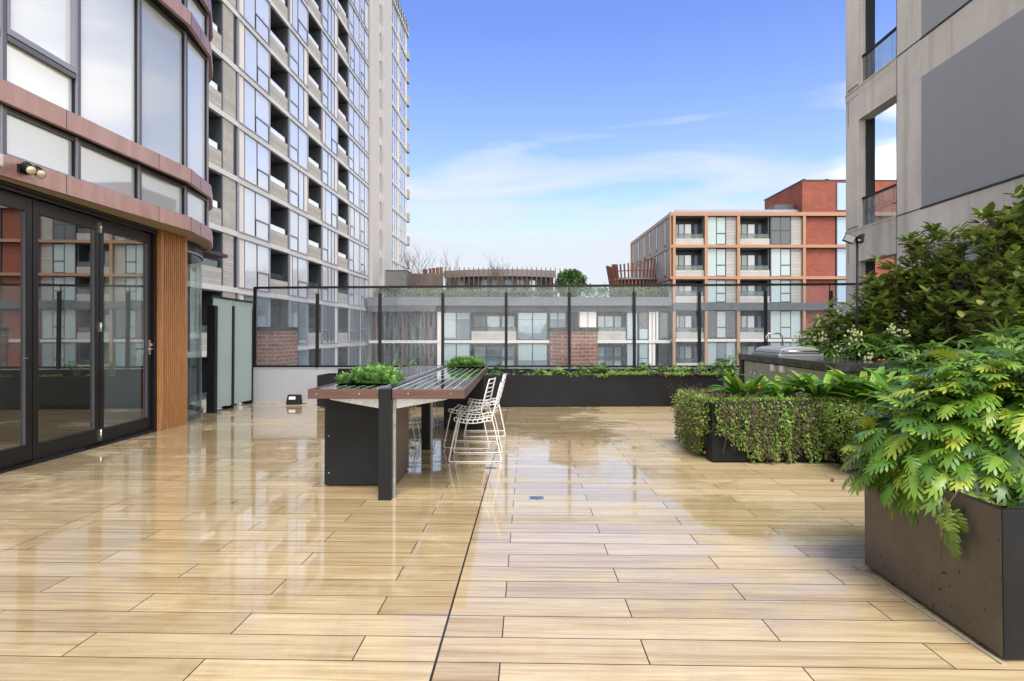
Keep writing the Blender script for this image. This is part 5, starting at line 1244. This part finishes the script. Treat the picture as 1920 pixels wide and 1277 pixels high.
# plants in the back planter
def small_plant(loc, n, a, h, size, label, bases, mat, nm='leafy_plant', group='plants in the long black planter'):
    return dome_plant(nm, loc, n, a, a*.7, h, size, bases, mat, label, 'plant', group, lo=.05, srad=.003)
xb = lambda u, d=11.85: (u-960)*d/1094
for u, n, a, h, lb_ in ((1010, 34, .24, .20, 'low leafy plant between the table end and the brick chimney'), (1052, 40, .20, .22, 'small leafy plant touching the rounded one by the chimney'), (1170, 46, .20, .22, 'low leafy plant between the chimney and the seventh post'), (1276, 46, .22, .26, 'mid sized leafy plant left of the pale one'), (930, 26, .13, .30, 'narrow leafy plant beside the far corner of the table'), (968, 20, .22, .30, 'sparse spiky plant right of the table end'), (1092, 60, .22, .26, 'rounded leafy plant in front of the brick chimney'), (1128, 60, .25, .32, 'taller leafy plant right of the brick chimney'),
                        (1208, 60, .26, .34, 'leafy plant under the seventh balustrade post'), (1243, 50, .20, .27, 'leafy plant midway to the barbecue bench'), (1306, 60, .27, .30, 'pale leafy plant left of the dark shrub'), (1352, 110, .30, .42, 'dark bushy plant touching the barbecue bench')):
    small_plant((xb(u), 11.84, .56), n, a, h, .14 if n != 20 else .12, lb_, (PAL[:1]+OV[:2]) if u != 968 else OV[:2], 'lf_fatsia' if u not in (930, 968) else 'lf_bush')
for u, lb_, d in ((700, 'fern frond with yellow green leaflets behind the near table planter', 11.8), (733, 'tall arching yellow fern frond behind the table', 11.8), (763, 'small fern frond touching the table edge', 11.8)):
    r = plant_thing('fern', (xb(u, d), d, .57), lb_, 'fern', 'ferns in the long black planter'); g = random.Random(u); P = []; D = []; U = []; S = []; mb = MB()
    for k in range(3):
        an = g.uniform(0, 6.28); pts = [Vector((math.cos(an)*t*.20, math.sin(an)*t*.12, .34*math.sin(t*2.0)*(.7+.15*k))) for t in [i/6 for i in range(7)]]; mb.tube(pts, .003, M['stem_green'], 3, False)
        for i in range(1, 7):
            for s in (-1, 1):
                for q in (0, .5): P.append(pts[i].lerp(pts[i-1], q)); dd = (pts[i]-pts[i-1]).normalized(); sd = dd.cross(Vector((0, 0, 1))).normalized()*s; D.append(sd+dd*.5); U.append(Vector((0, -.4, 1))); S.append(.10*(1-abs(i/6-.5)))
    mb.build('stem', r); V, F = scatter(*OV[2], np.array([tuple(p) for p in P]), np.array([tuple(p) for p in D]), np.array([tuple(p) for p in U]), np.array(S)); npmesh('foliage', V, F, M['lf_strap'], r)
r = plant_thing('creeping_groundcover', (2.6, 11.6, .62), 'low green and maroon groundcover creeping over the long black planter edge', 'groundcover'); r['kind'] = 'stuff'
n = 5200; g = np.random.RandomState(8); x = np.concatenate([g.uniform(1.5, 4.1, int(n*.75)), g.uniform(-3.4, 1.5, n-int(n*.75))]); y = 11.56+g.rand(n)**1.5*.5; z = .585+.05*g.rand(n)+.05*np.exp(-(y-11.56)*8)*(x > 1.9)
ok = (x > 1.5) | (np.array([mnoise.noise(Vector((q*2.2, 3, 1))) for q in x]) > .05); P = np.stack([x, y, z], 1)[ok]; mar = np.array([mnoise.noise(Vector((p[0]*2.6, p[1]*2, 7))) > .1 for p in P])
for mt, m in (('lf_trail', ~mar), ('lf_maroon', mar)):
    Q = P[m]; V, F = scatter(*LF, Q, rs.normal(0, .6, Q.shape)+np.array([0, -.1, .5]), rs.normal(0, .3, Q.shape)+np.array([0, -.5, 1]), rd(len(Q), .03, .05)); npmesh('foliage', V, F, M[mt], r, (2.6, 11.6, .62), False)
# herb behind the bench
dome_plant('herb_bush', (4.55, 11.7, .6), 240, .42, .30, .52, .10, [LF], 'lf_strap', 'feathery bright green bush behind the left end of the bench', 'bush', None, lo=.0, stems=False)
dome_plant('herb_bush', (5.25, 11.3, .6), 200, .45, .3, .62, .13, OV, 'lf_fatsia', 'pale green bush behind the steel tap', 'bush', None, lo=.0)

# succulents in the table planters
def succ(loc, x0, x1, y0, y1, n, label, hmax):
    r = plant_thing('succulent_bed', loc, label, 'succulents', 'succulents growing from the table'); g = random.Random(n); P = []; D = []; U = []; S = []
    for k in range(n):
        x, y = g.uniform(x0, x1), g.uniform(y0, y1); ex = 1-abs((x-(x0+x1)/2)/(x1-x0)*2)**3; z = hmax*(.45+.55*ex)*g.uniform(.55, 1)
        for m in range(13):
            an = m*2.4+g.uniform(-.3, .3); el_ = .25+m*.13; d = Vector((math.cos(an), math.sin(an), el_)).normalized(); P.append(Vector((x, y, z-.03))); D.append(d); U.append(Vector((0, 0, 1))-d*.3); S.append(g.uniform(.055, .085))
        for q in range(4): an = g.uniform(0, 6.28); d = Vector((math.cos(an), math.sin(an), .3)); P.append(Vector((x, y, z*.4))); D.append(d); U.append(Vector((0, 0, 1))); S.append(.07)
    P = np.array([tuple(p) for p in P])-np.array([0, 0, 0]); V, F = scatter(*oval(.55, -.12, 4, .10), P, np.array([tuple(p) for p in D]), np.array([tuple(p) for p in U]), np.array(S)); npmesh('foliage', V, F, M['lf_succ'], r)
succ((-1.34, 5.57, .86), -.27, .25, -.31, .31, 74, 'bright green succulent rosettes filling the near table planter', .17)
succ((-.70, 8.92, .86), -.30, .28, -.29, .29, 66, 'bright green succulent rosettes filling the far table planter', .19)

# ------------------------------------------------------------------ barbecue bench
kb = empty('barbecue_bench', (4.6, 9.1, 0)); tag(kb, 'stone topped outdoor kitchen bench with stainless cupboards', 'kitchen bench'); KO = (4.6, 9.1, 0); zt = .908
mb = MB(); mb.add([(4.205, 10.85, zt-.108), (4.07, 7.35, zt-.108), (4.93, 7.32, zt-.108), (4.98, 10.85, zt-.108), (4.205, 10.85, zt), (4.07, 7.35, zt), (4.93, 7.32, zt), (4.98, 10.85, zt)], [(0, 3, 2, 1), (4, 5, 6, 7), (0, 1, 5, 4), (1, 2, 6, 5), (2, 3, 7, 6), (3, 0, 4, 7)], M['stone_top']); mb.build('worktop', kb, KO, .004)
mb = MB(); mb.box(4.215, 4.96, 10.75, 10.84, -.18, zt-.109, M['stone_top']); mb.build('end_panel', kb, KO, .003); mb = MB(); mb.box(4.10, 4.92, 7.36, 7.44, -.14, zt-.109, M['stone_top']); mb.build('end_panel', kb, KO, .003)
mb = MB(); mb.box(4.28, 4.95, 7.45, 10.74, -.15, zt-.11, M['interior_dark']); mb.build('carcass', kb, KO)
ys = [7.5, 8.05, 8.6, 9.15, 9.62, 10.2, 10.7]; 
for i in range(len(ys)-1):
    x0 = 4.13+(ys[i]-7.35)*.0386; x1 = 4.13+(ys[i+1]-7.35)*.0386
    mb = MB(); mb.add([(x0, ys[i]+.005, -.05), (x1, ys[i+1]-.005, -.05), (x1, ys[i+1]-.005, zt-.13), (x0, ys[i]+.005, zt-.13), (x0+.02, ys[i]+.005, -.05), (x1+.02, ys[i+1]-.005, -.05), (x1+.02, ys[i+1]-.005, zt-.13), (x0+.02, ys[i]+.005, zt-.13)], [(0, 1, 2, 3), (7, 6, 5, 4), (0, 3, 7, 4), (1, 5, 6, 2), (3, 2, 6, 7), (0, 4, 5, 1)], M['cupboard'])
    d = mb.build('cupboard_door', kb, KO, .002)
    hy = ys[i+1]-.09 if i % 2 == 0 else ys[i]+.09; hx = 4.13+(hy-7.35)*.0386
    mb = MB(); mb.tube([(hx-.002, hy, .62), (hx-.035, hy, .60), (hx-.038, hy, .50), (hx-.002, hy, .48)], .007, M['steel'], 6); mb.box(hx-.012, hx-.001, hy-.012, hy+.012, .655, .68, M['steel']); mb.build('handle', d, KO)
for y in (9.0, 9.35):
    x = 4.13+(y-7.35)*.0386; mb = MB(); mb.box(x-.05, x-.001, y-.055, y+.055, zt-.23, zt-.125, M['box_white']); o = mb.build('power_socket', kb, KO, .008)
bq = empty('barbecue', (4.6, 9.7, zt)); tag(bq, 'stainless barbecue with closed hood set in the stone bench', 'barbecue')
mb = MB(); mb.box(-.36, .36, -.42, .62, .001, .05, M['hood_steel']); mb.box(-.34, .34, -.40, .6, .05, .062, M['mull']); b = mb.build('base', bq, bevel=.006)
mb = MB(); prof = [(-.32, .062), (-.31, .11), (-.2, .145), (0, .16), (.2, .145), (.31, .11), (.32, .062)]; n = len(prof); vs = [(p[0], y, p[1]) for y in (-.38, .58) for p in prof]; vs += [] 
mb.add(vs, [tuple(range(n)), tuple(range(2*n-1, n-1, -1))]+[(i, n+i, n+i+1, i+1) for i in range(n-1)], M['hood_steel']); mb.build('hood', bq, bevel=.012)
mb = MB(); mb.tube([(-.30, -.40, .09), (-.30, -.45, .09), (.30, -.45, .09), (.30, -.40, .09)], .012, M['steel'], 8); mb.build('hood_handle', bq)
tp_ = empty('steel_tap', (4.83, 10.7, zt)); tag(tp_, 'steel gooseneck tap arching over the far end of the bench', 'tap')
mb = MB(); mb.tube([(.28-.15, .0, 0), (.13, 0, .30), (.11, 0, .345), (.06, 0, .37), (-.10, 0, .37), (-.15, 0, .345), (-.165, 0, .30), (-.165, 0, .22)], .013, M['steel'], 10); mb.build('spout', tp_)
mb = MB(); mb.tube([(.13, 0, 0), (.13, 0, .04)], .025, M['steel'], 12); mb.build('tap_base', tp_)
mb = MB(); g = random.Random(2)
for k in range(2): mb.tube([(k*.05, g.uniform(-.03, .03), .001), (k*.06+.02, 0, .02), (k*.06+.05, .02, .015)], [.008, .014, .007], M['red_thing'], 6)
tag(mb.build('red_clip', None, loc=(4.78, 7.62, zt+.008)), 'small red plastic pieces on the near end of the stone bench', 'plastic clips')

# ------------------------------------------------------------------ floodlight pole
fp = empty('floodlight_pole', (5.06, 8.55, .4)); tag(fp, 'thin black pole with two floodlights in front of the concrete block', 'floodlight'); 
mb = MB(); mb.tube([(0, 0, 0), (0, 0, 2.22)], .016, M['black_metal'], 10); mb.box(-.05, .05, -.05, .05, 0, .02, M['black_metal']); mb.build('pole', fp)
mb = MB(); mb.tube([(0, 0, 2.2), (.0, 0, 2.27)], .022, M['black_metal'], 8); mb.tube([(-.02, 0, 2.16), (-.045, -.01, 2.2), (-.02, -.01, 2.27)], .004, M['black_metal'], 5); mb.tube([(.02, 0, 2.14), (.05, 0, 2.18), (.03, 0, 2.25)], .004, M['black_metal'], 5); mb.box(-.03, .03, -.045, .0, 2.22, 2.30, M['black_metal']); mb.tube([(0, -.045, 2.24), (0, -.06, 2.23)], .016, M['beige_lens'], 10); mb.build('sensor', fp, bevel=.003)
for (x, rz, rx_) in ((-.115, R(-18), R(-38)), (.075, R(55), R(10))):
    mb = MB(); mb.T = Matrix.Translation((x, 0, 2.27)) @ Matrix.Rotation(rz, 4, 'Y') @ Matrix.Rotation(R(-30) if x < 0 else R(62), 4, 'Z') @ Matrix.Rotation(rx_, 4, 'X') if False else Matrix.Translation((x, 0, 2.27)) @ Matrix.Rotation(R(28) if x < 0 else R(4), 4, 'Y') @ Matrix.Rotation(R(-20) if x < 0 else R(70), 4, 'Z')
    mb.box(-.075, .075, -.012, .03, -.06, .06, M['black_metal']); 
    for q in range(6): mb.box(-.06+q*.022, -.052+q*.022, .03, .05, -.05, .05, M['black_metal'])
    hd = mb.build('lamp_head', fp, bevel=.003); T_ = mb.T
    mb = MB(); mb.T = T_; mb.box(-.064, .064, -.0145, -.0125, -.049, .049, M['lens_grey'] if x < 0 else M['black_metal']); mb.build('lens', hd)
mb = MB(); mb.tube([(-.06, 0, 2.25), (0, 0, 2.26), (.05, 0, 2.26)], .012, M['black_metal'], 6); mb.build('bracket', fp)

# ------------------------------------------------------------------ roof terrace vegetation
def hedge(name, x0, x1, y, zb_, h, n, mat, label, size=.25):
    g = np.random.RandomState(int(abs(x0*10))+n); c = ((x0+x1)/2, y, zb_); r = empty(name, c); tag(r, label, 'hedge', 'hedges on the roof terrace')
    P = np.stack([g.uniform(x0, x1, n), y+g.normal(0, .4, n), zb_+g.rand(n)**.7*h*(1+.35*np.array([mnoise.noise(Vector((q*.55, 1, 2))) for q in np.linspace(x0, x1, n)]))], 1); g.shuffle(P)
    V, F = scatter(*LF, P, g.normal(0, .6, P.shape)+np.array([0, -.2, .3]), g.normal(0, .5, P.shape)+np.array([0, -.4, 1]), g.uniform(size*.6, size*1.3, n)); npmesh('foliage', V, F, M[mat], r, c, False)
hs = [(-13.2, -7.4, 'clipped pale green hedge at the tower end of the roof terrace', 'lf_hedge', 1.0), (-7.2, .2, 'low pale hedge in the middle of the roof terrace', 'lf_hedge', .75), (.4, 4.4, 'low hedge just left of the round tree', 'lf_hedge', .7), (4.7, 9.4, 'brighter green hedge between the round tree and the bowl pergola', 'lf_bush', 1.15), (9.6, 15.0, 'uneven hedge below the bowl pergola', 'lf_hedge', .9)]
for a, b_, lb_, mt, h in hs: hedge('hedge', a, b_, 56.9, 4.66, h, int((b_-a)*260), mt, lb_)
def round_tree(loc, r_, hz, n, label, mat='lf_bush', size=.3):
    rt = empty('round_tree', loc); tag(rt, label, 'tree'); g = np.random.RandomState(n)
    mb = MB(); mb.tube([(0, 0, 0), (.05, 0, hz*.4), (0, .05, hz*.75)], [.12, .09, .05], M['stem'], 7); 
    for k in range(7): an = k*.9; mb.tube([(.02, 0, hz*.35), (math.cos(an)*r_*.45, math.sin(an)*r_*.45, hz*.6), (math.cos(an)*r_*.8, math.sin(an)*r_*.8, hz*.8)], [.05, .03, .015], M['stem'], 4, False)
    mb.build('trunk', rt)
    d = g.normal(0, 1, (n, 3)); d /= np.linalg.norm(d, axis=1, keepdims=True); lump = np.array([1+.28*mnoise.noise(Vector((q[0]*2.2, q[1]*2.2, q[2]*2.2+n))) for q in d]); rad = g.uniform(.55, 1.0, n)**.6*lump
    P = d*rad[:, None]*np.array([r_, r_, r_*.9])+np.array([0, 0, hz*.85]); V, F = scatter(*LF, P, d+g.normal(0, .6, P.shape), d*.5+np.array([0, 0, .8])+g.normal(0, .4, P.shape), g.uniform(size*.6, size*1.2, n)); npmesh('crown', V, F, M[mat], rt, (0, 0, 0), False)
round_tree((xu(1070, 60), 60, 4.68), 1.5, 1.95, 5200, 'dense round green tree at the right end of the rusty posts')
round_tree((xu(1246, 59), 59.3, 4.68), .9, .8, 1100, 'small dark shrub between the bowl pergola and the brick building')
def bare_tree(loc, h, spread, label, seed, nst=8, green=.0):
    g = random.Random(seed); r = empty('bare_tree', loc); tag(r, label, 'tree', 'leafless trees on the roof terrace'); mb = MB()
    def br(p, d, L_, rd_, lv):
        pts = [p]; q = p
        for i in range(3): d = (d+Vector((g.gauss(0, .10), g.gauss(0, .10), .05))).normalized(); q = q+d*L_/3; pts.append(q)
        mb.tube(pts, [rd_, rd_*.85, rd_*.7, rd_*.5], M['twig'], 4, False)
        if lv > 0:
            for k in range(3 if lv > 1 else 4): t = g.uniform(.35, 1); i = min(2, int(t*3)); a = pts[i].lerp(pts[i+1], t*3-i); dd = (d+Vector((g.gauss(0, spread), g.gauss(0, spread), g.uniform(-.05, .35)))).normalized(); br(a, dd, L_*g.uniform(.5, .72), rd_*.55, lv-1)
    for k in range(nst):
        an = k*6.283/nst+g.uniform(-.3, .3); br(Vector((math.cos(an)*.1, math.sin(an)*.1, 0)), Vector((math.cos(an)*spread*.55, math.sin(an)*spread*.55, 1)).normalized(), h*g.uniform(.48, .62), .035, 3)
    mb.build('branches', r)
bare_tree((xu(778, 60), 60, 4.68), 5.2, .42, 'leafless multi stemmed tree next to the tower wing', 1, 9)
bare_tree((xu(850, 61), 61, 4.68), 4.4, .42, 'leafless tree behind the left part of the rusty post row', 2, 7)
bare_tree((xu(930, 62), 62, 4.68), 4.7, .48, 'leafless tree rising above the middle of the rusty posts', 3, 8)
# dry leaf on the floor
for x, y, lb_, rz in ((-2.25, 4.66, 'small dark fallen leaf on the tiles left of the table', .3), (2.95, 5.36, 'curled brown fallen leaf on the tiles near the trailing plants', 1.2), (.25, 9.3, 'tiny dark fallen leaf on the tiles in front of the black planter', 2)):
    r = empty('fallen_leaf', (x, y, .002), rz, terrace=True); tag(r, lb_, 'leaf'); V, F = scatter(*oval(.4, -.25, 5), [(0, 0, .004)], [(1, 0, .1)], [(0, 0, 1)], [.07]); npmesh('blade', V, F, M['stem'], r)
